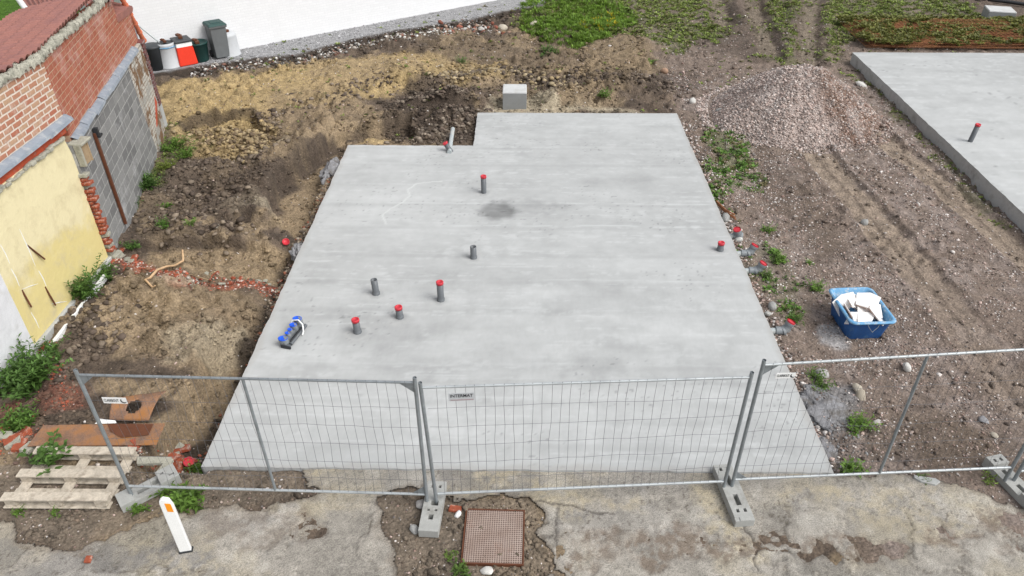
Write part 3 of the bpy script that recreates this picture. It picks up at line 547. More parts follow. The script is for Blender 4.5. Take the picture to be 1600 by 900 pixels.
tag(scatter('grass', BV, BF, np.stack([x, y, gz(x, y)], -1), rng.uniform(.07, .21, n), cc*rng.uniform(.7, 1.25, (n, 1)), M['leaf'], False, cvar=BC), kind='stuff')
# ------------------------------------------------------------------ brick outbuilding at the left
XW, YB, HD = -7.35, 11.3, R(12.5)
def wallpt(t, off=0.):   # point on the turned wall, t metres from the bend, off = outwards (+x side)
    return (XW-math.sin(HD)*t+math.cos(HD)*off, YB+math.cos(HD)*t+math.sin(HD)*off)
def wall(name, loc, rz, pts, th, mat, parent, bev=0):   # pts: outline in local (x along, z up); thickness goes to local +y
    mb = MB(); n = len(pts); vs = [(x, 0, z) for x, z in pts]+[(x, th, z) for x, z in pts]
    mb.add(vs, [tuple(range(n)), tuple(range(2*n-1, n-1, -1))]+[(i, n+i, n+(i+1) % n, (i+1) % n) for i in range(n)])
    o = mb.build(name, mat, parent, bev); o.location = loc; o.rotation_euler = (0, 0, rz); return o
m, t, b = nodes('yellow_plaster'); tc = N(t, 'ShaderNodeTexCoord').outputs['Object']; sp = N(t, 'ShaderNodeSeparateXYZ'); L(t, tc, sp.inputs[0])
nn = noise(t, tc, 1.6, 5, .6, (.3, .7, -.45, .45)); ad = N(t, 'ShaderNodeMath', operation='ADD'); L(t, sp.outputs[2], ad.inputs[0]); L(t, nn, ad.inputs[1])
mr = N(t, 'ShaderNodeMapRange'); mr.inputs[1].default_value = .75; mr.inputs[2].default_value = 1.15; L(t, ad.outputs[0], mr.inputs[0])
c = mixc(t, mr.outputs[0], (.62, .525, .235), (.67, .60, .375)); c = mixc(t, noise(t, tc, 2.5, 7, .7, (.5, .72)), c, (.52, .45, .27)); c = mixc(t, noise(t, tc, 40, 4, .7, (.62, .74, 0, .5)), c, (.74, .70, .58))
L(t, c, b.inputs['Base Color']); b.inputs['Roughness'].default_value = .9; p = bump(t, b, noise(t, tc, 5, 6, .65), .5, .03); bump(t, b, noise(t, tc, 60, 4, .6), .3, .004, p); M['yellow'] = m
M['whitewash'] = mk('white_plaster', (.60, .61, .63), .9, .08, 3, dirt=(.48, .48, .47), ds=2.5, dr=(.55, .75), bmp=.6, bs=9, bd=.02)
M['palebrick'] = brickmat('pale_brick', (.36, .12, .07), (.42, .27, .17), (.62, .53, .45), .225, .088, .015, bloom=(.50, .38, .31), blr=(.52, .72), bs=5, bst=1., jag=.022)
M['redbrick'] = brickmat('red_painted_brick', (.29, .082, .045), (.37, .125, .075), (.42, .29, .19), .235, .1, .007, bloom=(.50, .33, .29), blr=(.50, .74), bs=1.7, dirt=(.34, .09, .045), dr=(.5, .8), bst=.5, jag=.006)
M['greyblock'] = brickmat('grey_concrete_block', (.24, .24, .235), (.135, .135, .135), (.34, .34, .325), .39, .195, .012, bloom=(.42, .42, .42), blr=(.55, .75), bs=1.2, dirt=(.19, .19, .185), dr=(.5, .75), dsc=3, bst=.5, jag=.006)
M['darkbrick'] = brickmat('dark_red_brick', (.16, .05, .045), (.10, .04, .04), (.22, .17, .16), .21, .07, .009, bst=1., jag=.02)
M['patched'] = brickmat('patched_masonry', (.52, .50, .45), (.46, .43, .38), (.25, .2, .15), .20, .085, .010, bloom=(.17, .095, .045), blr=(.50, .54), bs=1.6, dirt=(.33, .32, .29), dr=(.50, .58), dsc=2.4, bst=1., jag=.03)
B = empty('brick_outbuilding', (XW, YB, 0), 0, 'low brick outbuilding with yellow plaster, red brick and grey block side wall, tiled roof', 'building')
def kid(o):   # keep world placement while parenting
    o.parent = B; o.matrix_parent_inverse = Matrix.Translation((-XW, -YB, 0)); return o
kid(wall('white_plaster_wall', (XW, 3, 0), R(90), [(0, -.6), (5.6, -.6), (5.6, 2.3), (0, 2.3)], .32, M['whitewash'], None))
yo = kid(wall('yellow_plaster_wall', (XW+.004, 8.6, 0), R(90), [(0, -.6), (2.44, -.6), (2.46, 1.0), (2.52, 1.9), (2.44, 2.27), (1.6, 2.3), (0, 2.32)], .32, M['yellow'], None, .006))
kid(wall('red_band', (XW-.02, 3, 0), R(90), [(0, 2.302), (8.2, 2.302), (8.2, 2.47), (0, 2.47)], .28, M['redpaint'], None))
kid(wall('pale_brick_wall', (XW-.05, 3, 0), R(90), [(0, 2.45), (8.3, 2.45), (8.3, 3.5), (0, 3.5)], .26, M['palebrick'], None))
p = wallpt(0, -.055); kid(wall('red_brick_wall', (p[0], p[1], 0), R(90)+HD, [(0, 2.1), (5.55, 2.1), (5.5, 2.78), (4.5, 2.86), (4.42, 3.22), (4.2, 3.32), (0, 3.5)], .26, M['redbrick'], None))
p = wallpt(-.2, 0); kid(wall('grey_block_wall', (p[0], p[1], 0), R(90)+HD, [(0, -.6), (4.62, -.6), (4.3, 1.2), (4.2, 2.1), (0, 2.1)], .3, M['greyblock'], None))
p = wallpt(4.0, 0.0); kid(wall('patched_wall_end', (p[0], p[1], 0), R(90)+HD, [(.42, -.6), (1.5, -.6), (1.5, 2.08), (.0, 2.08), (.1, 1.2)], .3, M['patched'], None))
mb = MB()
for i in range(20):
    z = .62+i*.072; mb.box((1.5+.10+rnd.uniform(-.03, .03), .12, z), (.22+rnd.uniform(-.04, .05), .3, .062))
p = wallpt(4.0, 0); o = kid(mb.build('toothed_brick_pier', M['darkbrick'], None, .006)); o.location = (p[0], p[1], 0); o.rotation_euler = (0, 0, R(90)+HD)
mb = MB(); mb.box((1.62, .13, -.0), (.22, .30, 1.2)); o = kid(mb.build('pier_base', M['concrete'], None, .01)); o.location = (p[0], p[1], 0); o.rotation_euler = (0, 0, R(90)+HD)
# red fragments beneath the patched part
mb = MB(); mb.prism([(.80, .35), (.92, .35), (1.42, .72), (1.36, .88)], -.006, .0); mb.v = [(x, z-.0, y) for x, y, z in mb.v]; o = kid(mb.build('red_paint_patch', M['redpaint'], None)); o.location = (p[0], p[1], 0); o.rotation_euler = (0, R(0), R(90)+HD)
# toothed broken bricks where the cross wall was
for i in range(24):
    z = -.10+i*.073; mb = MB(); d = rnd.uniform(.01, .08) if i % 2 else rnd.uniform(-.02, .03)
    mb.box((0, 0, 0), (.10+d, .13+rnd.uniform(-.02, .03), .058), rz=rnd.uniform(-.25, .25)); red_ = rnd.random() < .62
    o = kid(mb.build('broken_brick', M['brickred'] if red_ else M['mortar'], None, .01)); o.location = (XW+.03+d*.3, 11.13+rnd.uniform(-.02, .02), z); o.rotation_euler = (rnd.uniform(-.1, .1), rnd.uniform(-.1, .1), 0)
# ragged mortar line above the yellow plaster
mb = MB()
for i in range(46):
    y_ = 6.5+i*.1; mb.box((XW+.015, y_+rnd.uniform(-.03, .03), 2.29+rnd.uniform(-.015, .015)), (.05+rnd.random()*.03, .11, rnd.uniform(.03, .07)), rz=rnd.uniform(-.3, .3))
kid(mb.build('ragged_mortar', M['mortar'], None, .012))
# lead flashing strips
mb = MB()
def strip(a, b_, n, z, d, th, seed):
    r_ = random.Random(seed)
    for i in range(n):
        ya, yb = lerp(a, b_, i/n), lerp(a, b_, (i+1)/n)+.02; dz = .008*(i % 2)+r_.uniform(-.012, .012); pts = []
        for yy in (ya, yb): pts += [(-.075, yy, z+.055+dz), (-.03, yy, z+.05+dz), (d, yy, z+.005+dz), (d+.012, yy, z-.045+dz+r_.uniform(-.015, .015))]
        vs = pts+[(x+.006, y, z_-.008) for x, y, z_ in pts]
        mb.add(vs, [(0, 1, 5, 4), (1, 2, 6, 5), (2, 3, 7, 6), (12, 13, 9, 8), (13, 14, 10, 9), (14, 15, 11, 10), (0, 8, 9, 1), (1, 9, 10, 2), (2, 10, 11, 3), (4, 5, 13, 12), (5, 6, 14, 13), (6, 7, 15, 14), (3, 11, 15, 7)])
strip(5., 11.35, 9, 2.5, .05, .01, 3); o = kid(mb.build('lead_flashing', M['lead'], None)); o.location = (XW, 0, 0)
mb = MB(); strip(.0, 4.9, 8, 2.12, .05, .01, 5); o = kid(mb.build('lead_flashing', M['lead'], None)); p = wallpt(0); o.location = (p[0], p[1], 0); o.rotation_euler = (0, 0, HD)
# timber stub, iron bar
mb = MB(); mb.box((0, 0, 0), (.14, .20, .34)); mb.box((.075, .08, 0), (.02, .03, .36)); o = kid(mb.build('timber_stub', M['timber'], None, .01)); o.location = (XW+.06, 11.3, 1.9)
mb = MB(); mb.box((.02, 0, .18), (.24, .34, .05)); mb.box((.05, -.16, .0), (.12, .05, .4)); o = kid(mb.build('stub_surround', M['mortar'], None, .015)); o.location = (XW+.05, 11.3, 1.92)
mb = MB(); mb.box((0, 0, 0), (.05, .06, 1.84)); o = kid(mb.build('iron_bar', M['rust_dark'], None, .008)); p = wallpt(.85, .035); o.location = (p[0], p[1], .96); o.rotation_euler = (0, 0, HD)
mb = MB(); mb.box((.06, .05, .0), (.05, .16, .03)); mb.box((.03, .0, .08), (.08, .08, .16)); o = kid(mb.build('bar_bracket', M['black'], None, .005)); p = wallpt(.88, .03); o.location = (p[0], p[1], 1.80); o.rotation_euler = (0, 0, HD)
# scars and brackets on the yellow plaster
def ywall(px, py):
    r = ray(px, py); t_ = XW/r[0]; return (XW, r[1]*t_, CAMH+r[2]*t_)
for (a, b_), wd in zip((((30, 358), (55, 416)), ((0, 382), (15, 412)), ((60, 423), (72, 447)), ((17, 420), (30, 447)), ((48, 488), (61, 513)), ((80, 475), (104, 471)), ((34, 452), (60, 443))), (.016, .016, .018, .018, .016, .014, .012)):
    A_, B_ = Vector(ywall(*a)), Vector(ywall(*b_)); mb = MB(); mb.tube([A_+Vector((-.0, 0, 0)), (A_+B_)/2+Vector((.004, .01, 0)), B_], [wd*.4, wd*.55, wd*.35], 6); kid(mb.build('plaster_scar', M['white_concrete'], None))
for a, b_ in (((42, 383), (65, 405)), ((34, 453), (44, 480)), ((70, 448), (82, 477))):
    A_, B_ = Vector(ywall(*a)), Vector(ywall(*b_)); mb = MB(); mb.tube([A_, B_+Vector((.05, 0, 0))], .014, 6); kid(mb.build('iron_bracket', M['rust_dark'], None))
# plinth line at the foot of the yellow wall
mb = MB(); mb.box((XW+.03, 9.7, -.06), (.07, 2.7, .14)); kid(mb.build('wall_foot', M['concrete'], None, .015))
mb = MB(); mb.box((XW+.22, 9.2, -.06), (.05, 2.6, .12), rz=.03); kid(mb.build('floor_edge_strip', M['white_concrete'], None, .012))
# tiled roof, falling away from the wall
M['rooftile'] = mk('clay_roof_tile', (.30, .135, .11), .75, .12, 9, dirt=(.24, .115, .105), ds=2.5, dr=(.45, .7), fine=.15, bmp=.25, bs=60)
ns, nv = 760, 50; S = np.linspace(-5.5, 4.2, ns); Vv = np.linspace(-.02, 1.62, nv); SS_, VV_ = np.meshgrid(S, Vv)
bl = ss(-.6, .6, SS_); ang = bl*HD; bx = np.where(SS_ < 0, XW, XW-np.sin(HD)*SS_)-.10; by = np.where(SS_ < 0, YB+SS_, YB+np.cos(HD)*SS_)
crs = (VV_/.29) % 1; zz = 3.56-.2*VV_+.055*np.abs(np.sin(SS_*np.pi/.17))-.03+.035*(crs); zz = zz-.06*ss(3.4, 4.4, SS_)
ang = ang*.9+.02; PX = bx-np.cos(ang)*VV_; PY = by-np.sin(ang)*VV_; i = np.arange(ns*nv).reshape(nv, ns); FF = np.stack([i[:-1, :-1], i[1:, :-1], i[1:, 1:], i[:-1, 1:]], -1).reshape(-1, 4)
kid(link('tiled_roof', npmesh('tiled_roof', np.stack([PX, PY, zz], -1).reshape(-1, 3), FF, None, False), M['rooftile']))
# rough mortar capping between the tiles and the wall
n_ = 330; S = np.linspace(-5.5, 4.5, n_); rows = []
for off, dz in ((-.09, .01), (-.07, .03), (-.02, .035), (.02, .015), (.03, -.03), (.02, -.07)):
    bx = np.where(S < 0, XW, XW-np.sin(HD)*S); by = np.where(S < 0, YB+S, YB+np.cos(HD)*S); a_ = np.where(S < 0, 0, HD); jj = rng.normal(0, .012, n_)
    rows.append(np.stack([bx+np.cos(a_)*(off+jj-.03), by+np.sin(a_)*(off+jj-.03), 3.53+dz+rng.normal(0, .02, n_)+.06*(fbm(S, S*0, .12, 3, 2)-.5)-(.16*ss(0, 4.3, S))*.9], -1))
V_ = np.stack(rows); i = np.arange(6*n_).reshape(6, n_); FF = np.stack([i[:-1, :-1], i[1:, :-1], i[1:, 1:], i[:-1, 1:]], -1).reshape(-1, 4)
kid(link('mortar_capping', npmesh('mortar_capping', V_.reshape(-1, 3), FF), M['mortar']))
kid(wall('end_wall', (XW-1.95, 3, 0), R(90), [(0, -.6), (11.2, -.6), (11.2, 2.95), (0, 2.95)], .25, M['redbrick'], None))
# lower tiled lean-to and the orange verge tiles at the far end
mb = MB()
for k in range(7):
    a_ = Vector((-8.38-.0*k, 15.6, 0)); u = k/6; x0, y0 = wallpt(4.5+1.05*u, -.02); z0 = lerp(2.88, 2.78, u)
    mb.tube([(x0, y0, z0), (x0-.35, y0+.05, z0+.06), (x0-.7, y0+.1, z0+.10)], .085, 8)
kid(mb.build('lean_to_roof', M['rooftile'], None))
pa, pb = Vector((-8.78, 17.30, 1.92)), Vector((-8.57, 16.35, 3.35))
for k in range(6):
    mb = MB(); q0, q1 = pa.lerp(pb, k/6), pa.lerp(pb, (k+.96)/6); mb.tube([q0, q1], [.058, .050], 12); mb.tube([q0, q0.lerp(q1, .12)], [.068, .066], 12); kid(mb.build('verge_tile', M['terracotta'], None))
mb = MB(); mb.box((0, 0, 0), (.06, .34, .55)); o = kid(mb.build('lead_apron', M['lead'], None, .01)); o.location = (-8.74, 16.85, 2.2); o.rotation_euler = (0, 0, HD)
mb = MB(); mb.box((0, 0, 0), (.22, .26, .05)); o = kid(mb.build('pier_cap', M['darkbrick'], None, .015)); p = wallpt(5.55, -.05); o.location = (p[0], p[1], 2.08); o.rotation_euler = (.0, .12, HD)
# ------------------------------------------------------------------ second tiled building behind
B2 = empty('tiled_house', (-12, 20, 0), 0, 'pinkish tiled roof with a white gutter behind the brick outbuilding, beside the lawn', 'building')
q = [G(50, 21, 2.55)+(2.55,), G(30, -6, 2.55)+(2.55,), G(190, -60, 3.5)+(3.5,), G(178, 2, 3.35)+(3.35,)]
q = [Vector(v)-Vector((-12, 20, 0)) for v in q]
na, nb = 30, 120; gv = []
for j in range(na+1):
    for k in range(nb+1):
        a_ = q[0].lerp(q[1], j/na); b_ = q[3].lerp(q[2], j/na); v = a_.lerp(b_, k/nb); v.z += .03*math.sin(k*2*math.pi/6)+.02*((j/3) % 1); gv.append(tuple(v))
i = np.arange((na+1)*(nb+1)).reshape(na+1, nb+1); FF = np.stack([i[:-1, :-1], i[:-1, 1:], i[1:, 1:], i[1:, :-1]], -1).reshape(-1, 4)
link('roof', npmesh('roof', gv, FF), M['rooftile'], B2)
mb = MB(); mb.tube([q[0]+Vector((-.06, 0, -.02)), q[1]+Vector((-.06, 0, -.02))], .07, 10); mb.build('gutter', M['white'], B2)
mb = MB(); mb.box(q[0]+Vector((-.6, 1.4, -1.4)), (.3, 2.2, 2.3)); mb.build('house_wall', M['darkbrick'], B2)
# ------------------------------------------------------------------ white brick house
M['whitebrick'] = brickmat('white_painted_brick', (.70, .71, .72), (.735, .745, .755), (.685, .695, .71), .22, .075, .010, bst=.25, mvar=.03, rough=.8, dirt=(.67, .68, .69), dr=(.5, .8))
HW = math.atan2(.605, .796); pw0 = Vector((-8.70, 22.78, 0)); dr_ = Vector((math.cos(HW), math.sin(HW), 0)); st_ = pw0-dr_*2.9
W_ = empty('white_house', st_, HW, 'house with a tall white painted brick wall behind the row of bins', 'house')
def wl(name, pts, th, mat, loc=(0, 0, 0), rz=0):
    o = wall(name, loc, rz, pts, th, mat, W_); return o
wl('brick_wall', [(0, -.4), (30, -.4), (30, 5.6), (0, 5.6)], .3, M['whitebrick'])
wl('brick_wall', [(0, -.4), (9, -.4), (9, 5.6), (0, 5.6)], .3, M['whitebrick'], (30, 0.001, 0), R(90)); wl('brick_wall', [(0, -.4), (9, -.4), (9, 5.6), (0, 5.6)], .3, M['whitebrick'], (.3, .303, 0), R(90))
mb = MB(); mb.add([(-.4, -.5, 5.5), (30.4, -.5, 5.5), (30.4, 4.5, 8.6), (-.4, 4.5, 8.6), (-.4, 9.5, 5.5), (30.4, 9.5, 5.5), (-.4, -.5, 5.65), (30.4, -.5, 5.65), (30.4, 4.5, 8.75), (-.4, 4.5, 8.75), (-.4, 9.5, 5.65), (30.4, 9.5, 5.65)],
    [(0, 3, 2, 1), (3, 4, 5, 2), (6, 7, 8, 9), (9, 8, 11, 10), (0, 1, 7, 6), (4, 10, 11, 5), (0, 6, 9, 3), (3, 9, 10, 4), (1, 2, 8, 7), (2, 5, 11, 8)]); mb.build('roof', M['rooftile'], W_)
# ------------------------------------------------------------------ bins along the white wall
def clear_wall(p, m_=.34):
    nn_ = Vector((dr_.y, -dr_.x, 0)); dd_ = (Vector((p.x, p.y, 0))-pw0).dot(nn_); p = p+nn_*max(0, m_-dd_); p.z = gz1(p.x, p.y); return p
def lathe_thing(name, px, py, label, cat, prof, mat, parts=(), sq=None, group=None, rz=0):
    p = clear_wall(on(px, py)); e = empty(name, p, rz, label, cat, group); mb = MB(); mb.lathe(prof, 4 if sq else 30, None, not sq)
    if sq: mb.v = [(v[0]*1.0, v[1]*1.0, v[2]) for v in mb.v]
    o = mb.build('body', mat, e, .03 if sq else 0, 4)
    if sq: o.rotation_euler = (0, 0, R(45)+HW-rz)
    return e
def lid(e, r, z, mat, dome=.05, ps='lid', n=30):
    mb = MB(); mb.lathe([(r*1.03, z-.03), (r*1.05, z), (r*1.0, z+.02), (r*.85, z+.02+dome*.3), (r*.4, z+.02+dome*.5), (0.001, z+.02+dome*.5)], n); return mb.build(ps, mat, e)
def lump(px_, z, s_, mat, label, name='brick', cat='brick', grp=None):
    mb = MB(); mb.box((0, 0, 0), (.2*s_, .11*s_, .08*s_)); mb.box((.02, .05*s_, .05*s_), (.12*s_, .1*s_, .07*s_), rz=.6); o = mb.build(name, mat, None, .012); o.location = px_+Vector((0, 0, z)); o.rotation_euler = (0, 0, rnd.random()*3); tag(o, label, cat, grp); return o
e = lathe_thing('plastic_bin', 243, 105, 'black bin half hidden behind the end of the brick outbuilding wall', 'bin', [(.001, 0), (.20, 0), (.25, .62), (.27, .64), (.25, .66)], M['binblack']); lid(e, .26, .66, M['binblack'], .06)
e = lathe_thing('plastic_drum', 264, 101, 'white round drum with a blue band and a black lid, left of the red container', 'drum', [(.001, 0), (.30, .0), (.305, .03), (.285, .05), (.265, .60), (.275, .62), (.275, .70), (.25, .70), (.25, .66)], M['greywhite'])
mb = MB(); mb.lathe([(.272, .575), (.280, .578), (.284, .61), (.276, .612)], 30); mb.build('band', M['bluerim'], e); mb = MB(); mb.lathe([(.248, .68), (.20, .66), (.12, .67), (.001, .68)], 30); mb.build('lid', M['black'], e); p3 = e.location.copy()
lump(p3, .73, .8, M['rust_dark'], 'dark brick weighing down the lid of the white drum with a blue band')
mb = MB(); mb.tube([p3+Vector((-.75, -.25, 1.5)), p3+Vector((-.1, -.1, .72))], .022, 8); tag(mb.build('grey_pole', M['galv_light'], None), 'thin pale pole leaning onto the white drum with a blue band', 'pole')
e = lathe_thing('square_container', 290, 97, 'red square container with a white label and a black lid', 'container', [(.001, 0), (.36, 0), (.37, .03), (.32, .64), (.001, .64)], M['binred'], sq=True)
mb = MB(); mb.lathe([(.325, .52), (.329, .535), (.324, .66), (.001, .66)], 4, None, False); o = mb.build('white_top', M['white'], e, .03, 3); o.rotation_euler = (0, 0, R(45)+HW)
mb = MB(); mb.prism([(-.16, .54), (.16, .54), (.12, .44), (.07, .40), (.05, .30), (-.04, .30), (-.07, .40), (-.12, .45)], .0, .006); o = mb.build('front_label', M['white'], e); o.rotation_euler = (R(86), 0, HW); o.location = (.2445*math.sin(HW), -.2445*math.cos(HW), 0); o.location += Vector((.012*math.sin(HW), -.012*math.cos(HW), .0))
mb = MB(); mb.lathe([(.35, .655), (.36, .70), (.32, .73), (.001, .73)], 4, None, False); o = mb.build('lid', M['binblack'], e, .035, 4); o.rotation_euler = (0, 0, R(45)+HW)
lump(e.location, .77, 1., M['rust_dark'], 'small brick on the black lid of the red container')
e = lathe_thing('garden_tub', 311, 92, 'dark green round tub between the red container and the wheelie bin', 'tub', [(.001, 0), (.22, 0), (.235, .02), (.285, .50), (.305, .51), (.305, .55), (.285, .55), (.27, .50), (.001, .49)], M['bingreen']); lump(e.location, .55, 1.1, M['rust_dark'], 'dark brick lying on the dark green round tub')
# wheelie bin
p = clear_wall(on(345, 88), .40); e = empty('wheelie_bin', p, HW, 'tall grey wheelie bin with a dark green lid', 'wheelie bin'); mb = MB()
def frus(mb, a, b_, z0, z1, oy0=0, oy1=0, M_=None):
    vs = [(s*a[0]/2, t_*a[1]/2+oy0, z0) for s, t_ in ((-1, -1), (1, -1), (1, 1), (-1, 1))]+[(s*b_[0]/2, t_*b_[1]/2+oy1, z1) for s, t_ in ((-1, -1), (1, -1), (1, 1), (-1, 1))]; mb.add(vs, [(3, 2, 1, 0), (4, 5, 6, 7), (0, 1, 5, 4), (1, 2, 6, 5), (2, 3, 7, 6), (3, 0, 4, 7)], M_)
frus(mb, (.40, .40), (.47, .52), .04, .92); frus(mb, (.52, .57), (.54, .60), .90, .97); mb.build('body', M['bingrey'], e, .02, 3)
mb = MB(); frus(mb, (.545, .62), (.46, .50), .972, 1.03); frus(mb, (.30, .32), (.27, .29), 1.03, 1.045); mb.build('lid', M['bingreen'], e, .02, 3)
mb = MB(); mb.tube([(-.2, .36, .95), (.2, .36, .95)], .015, 8); mb.build('handle', M['binblack'], e)
for s in (-1, 1): mb = MB(); mb.tube([(s*.19, .2, .1), (s*.25, .2, .1)], .1, 18); mb.build('wheel', M['black'], e)
e = lathe_thing('milk_churn', 359, 84, 'pale grey barrel with a domed top right of the wheelie bin', 'barrel', [(.001, 0), (.30, 0), (.305, .03), (.29, .05), (.26, .56), (.265, .60), (.24, .64), (.15, .68), (.001, .69)], M['greywhite']); lump(e.location, .72, .9, M['rust_dark'], 'brown brick standing on top of the pale grey barrel')
# ------------------------------------------------------------------ concrete chambers
def chamber(px, py, w_, d_, h_, label, rz, sunk=.1):
    p = on(px, py); p.z -= sunk; e = empty('concrete_chamber', p, rz, label, 'concrete box'); mb = MB(); mb.box((0, d_/2, h_/2), (w_, d_, h_)); mb.build('base', M['concrete_dark'], e, .012)
    mb = MB(); frus(mb, (w_+.015, d_+.015), (w_-.02, d_-.02), 0, .045); mb.build('cover', M['cover_concrete'], e, .012).location = (0, d_/2, h_+.001); return e
chamber(804, 171, .62, .60, .50, 'square concrete inspection chamber with a pale lid behind the back edge of the L-shaped slab', 0, .08)
chamber(1562, 34, .85, .75, .42, 'pale concrete box beyond the rusty mesh sheets at the far right corner', R(-14), .1)
p = on(1505, -2); q_ = on(1640, 16); mb = MB(); mb.tube([p+Vector((-.6, .3, .08)), p.lerp(q_, .5)+Vector((0, 0, .09)), q_+Vector((0, 0, .08))], .065, 12); tag(mb.build('drainage_pipe', M['black'], None), 'long black pipe lying on the ground behind the pale concrete box', 'pipe')
# ------------------------------------------------------------------ gravel heap
hc = Vector((6.95, 18.15, -.2)); e = empty('gravel_heap', hc, 0, 'large heap of pinkish crushed rubble between the two concrete slabs', 'gravel heap')
def heapz(x, y):
    th_ = np.arctan2(y, x); r = np.hypot(x/2.18, y/1.95)*(1+.16*(fbm(np.cos(th_)*1.5+3, np.sin(th_)*1.5+3, .8, 3, 2)-.5)*2)
    h = 1.62*np.clip(1-r, 0, 1)**.95; h = np.minimum(h, 1.24+.12*(fbm(x, y, .6, 3, 3)))-.14*np.exp(-((x+.1)**2/.5+(y-.25)**2/.05)); h = h+(.16*(fbm(x, y, .5, 4, 6)-.5)+.05*(fbm(x, y, .12, 3, 1)-.5))*ss(0, .25, 1-r)
    return np.where(r < 1, h, -.15)
X, Y, Z, F = grid(np.linspace(-2.9, 2.9, 190), np.linspace(-2.4, 2.4, 160), heapz, lambda a, b: np.hypot(a/2.18, b/1.95) < 1.2)
n1 = fbm(X, Y, .6, 5, 3, .6); n2_ = fbm(X+.5*Y, Y*.4, .4, 4, 6)
def heapcol(X, Y):
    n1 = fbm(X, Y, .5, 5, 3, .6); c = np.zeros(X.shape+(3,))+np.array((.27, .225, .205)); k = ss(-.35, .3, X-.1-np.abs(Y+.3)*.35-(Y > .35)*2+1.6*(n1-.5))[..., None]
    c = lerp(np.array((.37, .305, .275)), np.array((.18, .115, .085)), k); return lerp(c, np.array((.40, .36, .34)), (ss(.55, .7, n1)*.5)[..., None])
V = np.stack([X, Y, Z], -1).reshape(-1, 3); used = np.zeros(len(V), bool); used[F.ravel()] = True; r1 = np.cumsum(used)-1
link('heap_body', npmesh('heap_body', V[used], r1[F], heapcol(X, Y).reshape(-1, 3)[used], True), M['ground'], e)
n = 26000; a = rng.uniform(0, 2*np.pi, n); r = np.sqrt(rng.random(n))*1.12; x = np.cos(a)*r*2.18; y = np.sin(a)*r*1.95; z = np.where(heapz(x, y) > -.1, heapz(x, y), gz(x+hc.x, y+hc.y)-hc.z)
s = .010+.030*rng.random(n)**2.6; cc = lerp(heapcol(x, y), pal[rng.integers(0, 7, n)]*1.2, .5)*rng.uniform(.5, 1.3, (n, 1)); o = scatter('heap_stones', STV, IF, np.stack([x, y, z+s*.1], -1), s, cc, M['stone'], True, e); tag(o, kind='stuff')
# ------------------------------------------------------------------ pipe stubs
def pipe(px, py, h, cap, label, lean=(0, 0), grp=None, r=.055, dz=0., collar=True, loc=None, mat='pvc'):
    x_, y_ = G(px, py); e = empty('pipe_stub', loc or (x_, y_, dz), 0, label, 'pipe', grp); e.rotation_euler = (lean[0], lean[1], 0); mb = MB()
    if cap: mb.lathe([(r, -.05), (r, h-.01), (.001, h-.01)], 24)
    else: mb.lathe([(r, -.05), (r, h), (r-.006, h), (r-.006, .02), (.001, .02)], 24)
    mb.build('pipe', M[mat], e)
    if collar: mb = MB(); mb.lathe([(r+.001, .045), (r+.008, .04), (r+.009, -.02)], 24); mb.build('collar', M[mat], e)
    if cap: mb = MB(); mb.lathe([(r+.001, h-.045), (r+.006, h-.045), (r+.007, h-.006), (r+.004, h), (r-.012, h+.001), (r-.014, h-.008), (.001, h-.008)], 24); mb.build('cap', M['redcap'], e)
    else: mb = MB(); mb.lathe([(r-.0055, .03), (.001, .03)], 24); mb.build('inside', M['dark'], e)
    return e
gp = 'pipe stubs standing in the L-shaped slab'
pipe(756, 301, .385, 1, 'tall red-capped grey pipe above the dark damp spot on the L-shaped slab', grp=gp, collar=False)
pipe(740, 403, .24, 0, 'open grey pipe without a cap in the middle of the L-shaped slab', grp=gp)
pipe(588, 459, .285, 0, 'open grey pipe without a cap, left of the tall red-capped one', (0, -.04), grp=gp)
pipe(689, 469, .37, 1, 'tall red-capped grey pipe nearest to the two short capped ones', grp=gp)
pipe(625, 496, .215, 1, 'short red-capped grey pipe between its taller and its lighter capped neighbours', (0, -.04), grp=gp)
pipe(559, 519, .255, 1, 'lighter grey red-capped pipe nearest to the blue-capped fittings', (0, -.04), grp=gp, mat='pvc')
pipe(1125, 391, .17, 1, 'shortest red-capped pipe, near the right edge of the L-shaped slab', grp=gp)
pipe(704, 236, .24, 1, 'leaning red-capped pipe at the notch of the L-shaped slab', (-.05, -.55), grp=gp, collar=False)
pipe(1516, 221, .44, 1, 'tall red-capped grey pipe on the second concrete slab', (.05, .05), collar=False)
p = Vector(G(702, 240)+(.03,)); q_ = on(708, 211, .16); mb = MB(); mb.tube([p, q_], .05, 16); tag(mb.build('pipe', M['pvc_light'], None), 'pale grey pipe leaning out of the soil beside the leaning red-capped pipe', 'pipe')
def elbow(x0, y0, z0, dx, dy, up, label, full=True, deep=.28):
    e = empty('elbow_pipe', (x0, y0, z0), 0, label, 'pipe', 'elbow pipes sticking out of the right slab edge'); pts = [Vector((-.35, 0, -.04)), Vector((deep, 0, 0))]; mb = MB(); mb.tube(pts, .052, 18); mb.build('pipe', M['pvc_light'], e)
    arc = [Vector((deep+dx*t_, dy*t_, up*t_*t_)) for t_ in (0, .25, .5, .75, 1)]; mb = MB(); mb.tube([Vector((deep-.12, 0, 0))]+arc, .065, 18)
    for k in (0, 2, 4):
        t0 = arc[k]; d = (arc[min(k+1, 4)]-arc[max(k-1, 0)]).normalized(); mb.tube([t0-d*.022, t0+d*.022], .075, 18)
    mb.build('elbow', M['pvc_mid'], e); d = (arc[4]-arc[3]).normalized(); mb = MB(); c0 = arc[4]; mb.tube([c0+d*.0, c0+d*.045], [.070, .070], 18, False); mb.tube([c0+d*.02, c0+d*.035], [.062, .058], 18); mb.build('cap', M['redcap'], e); return e
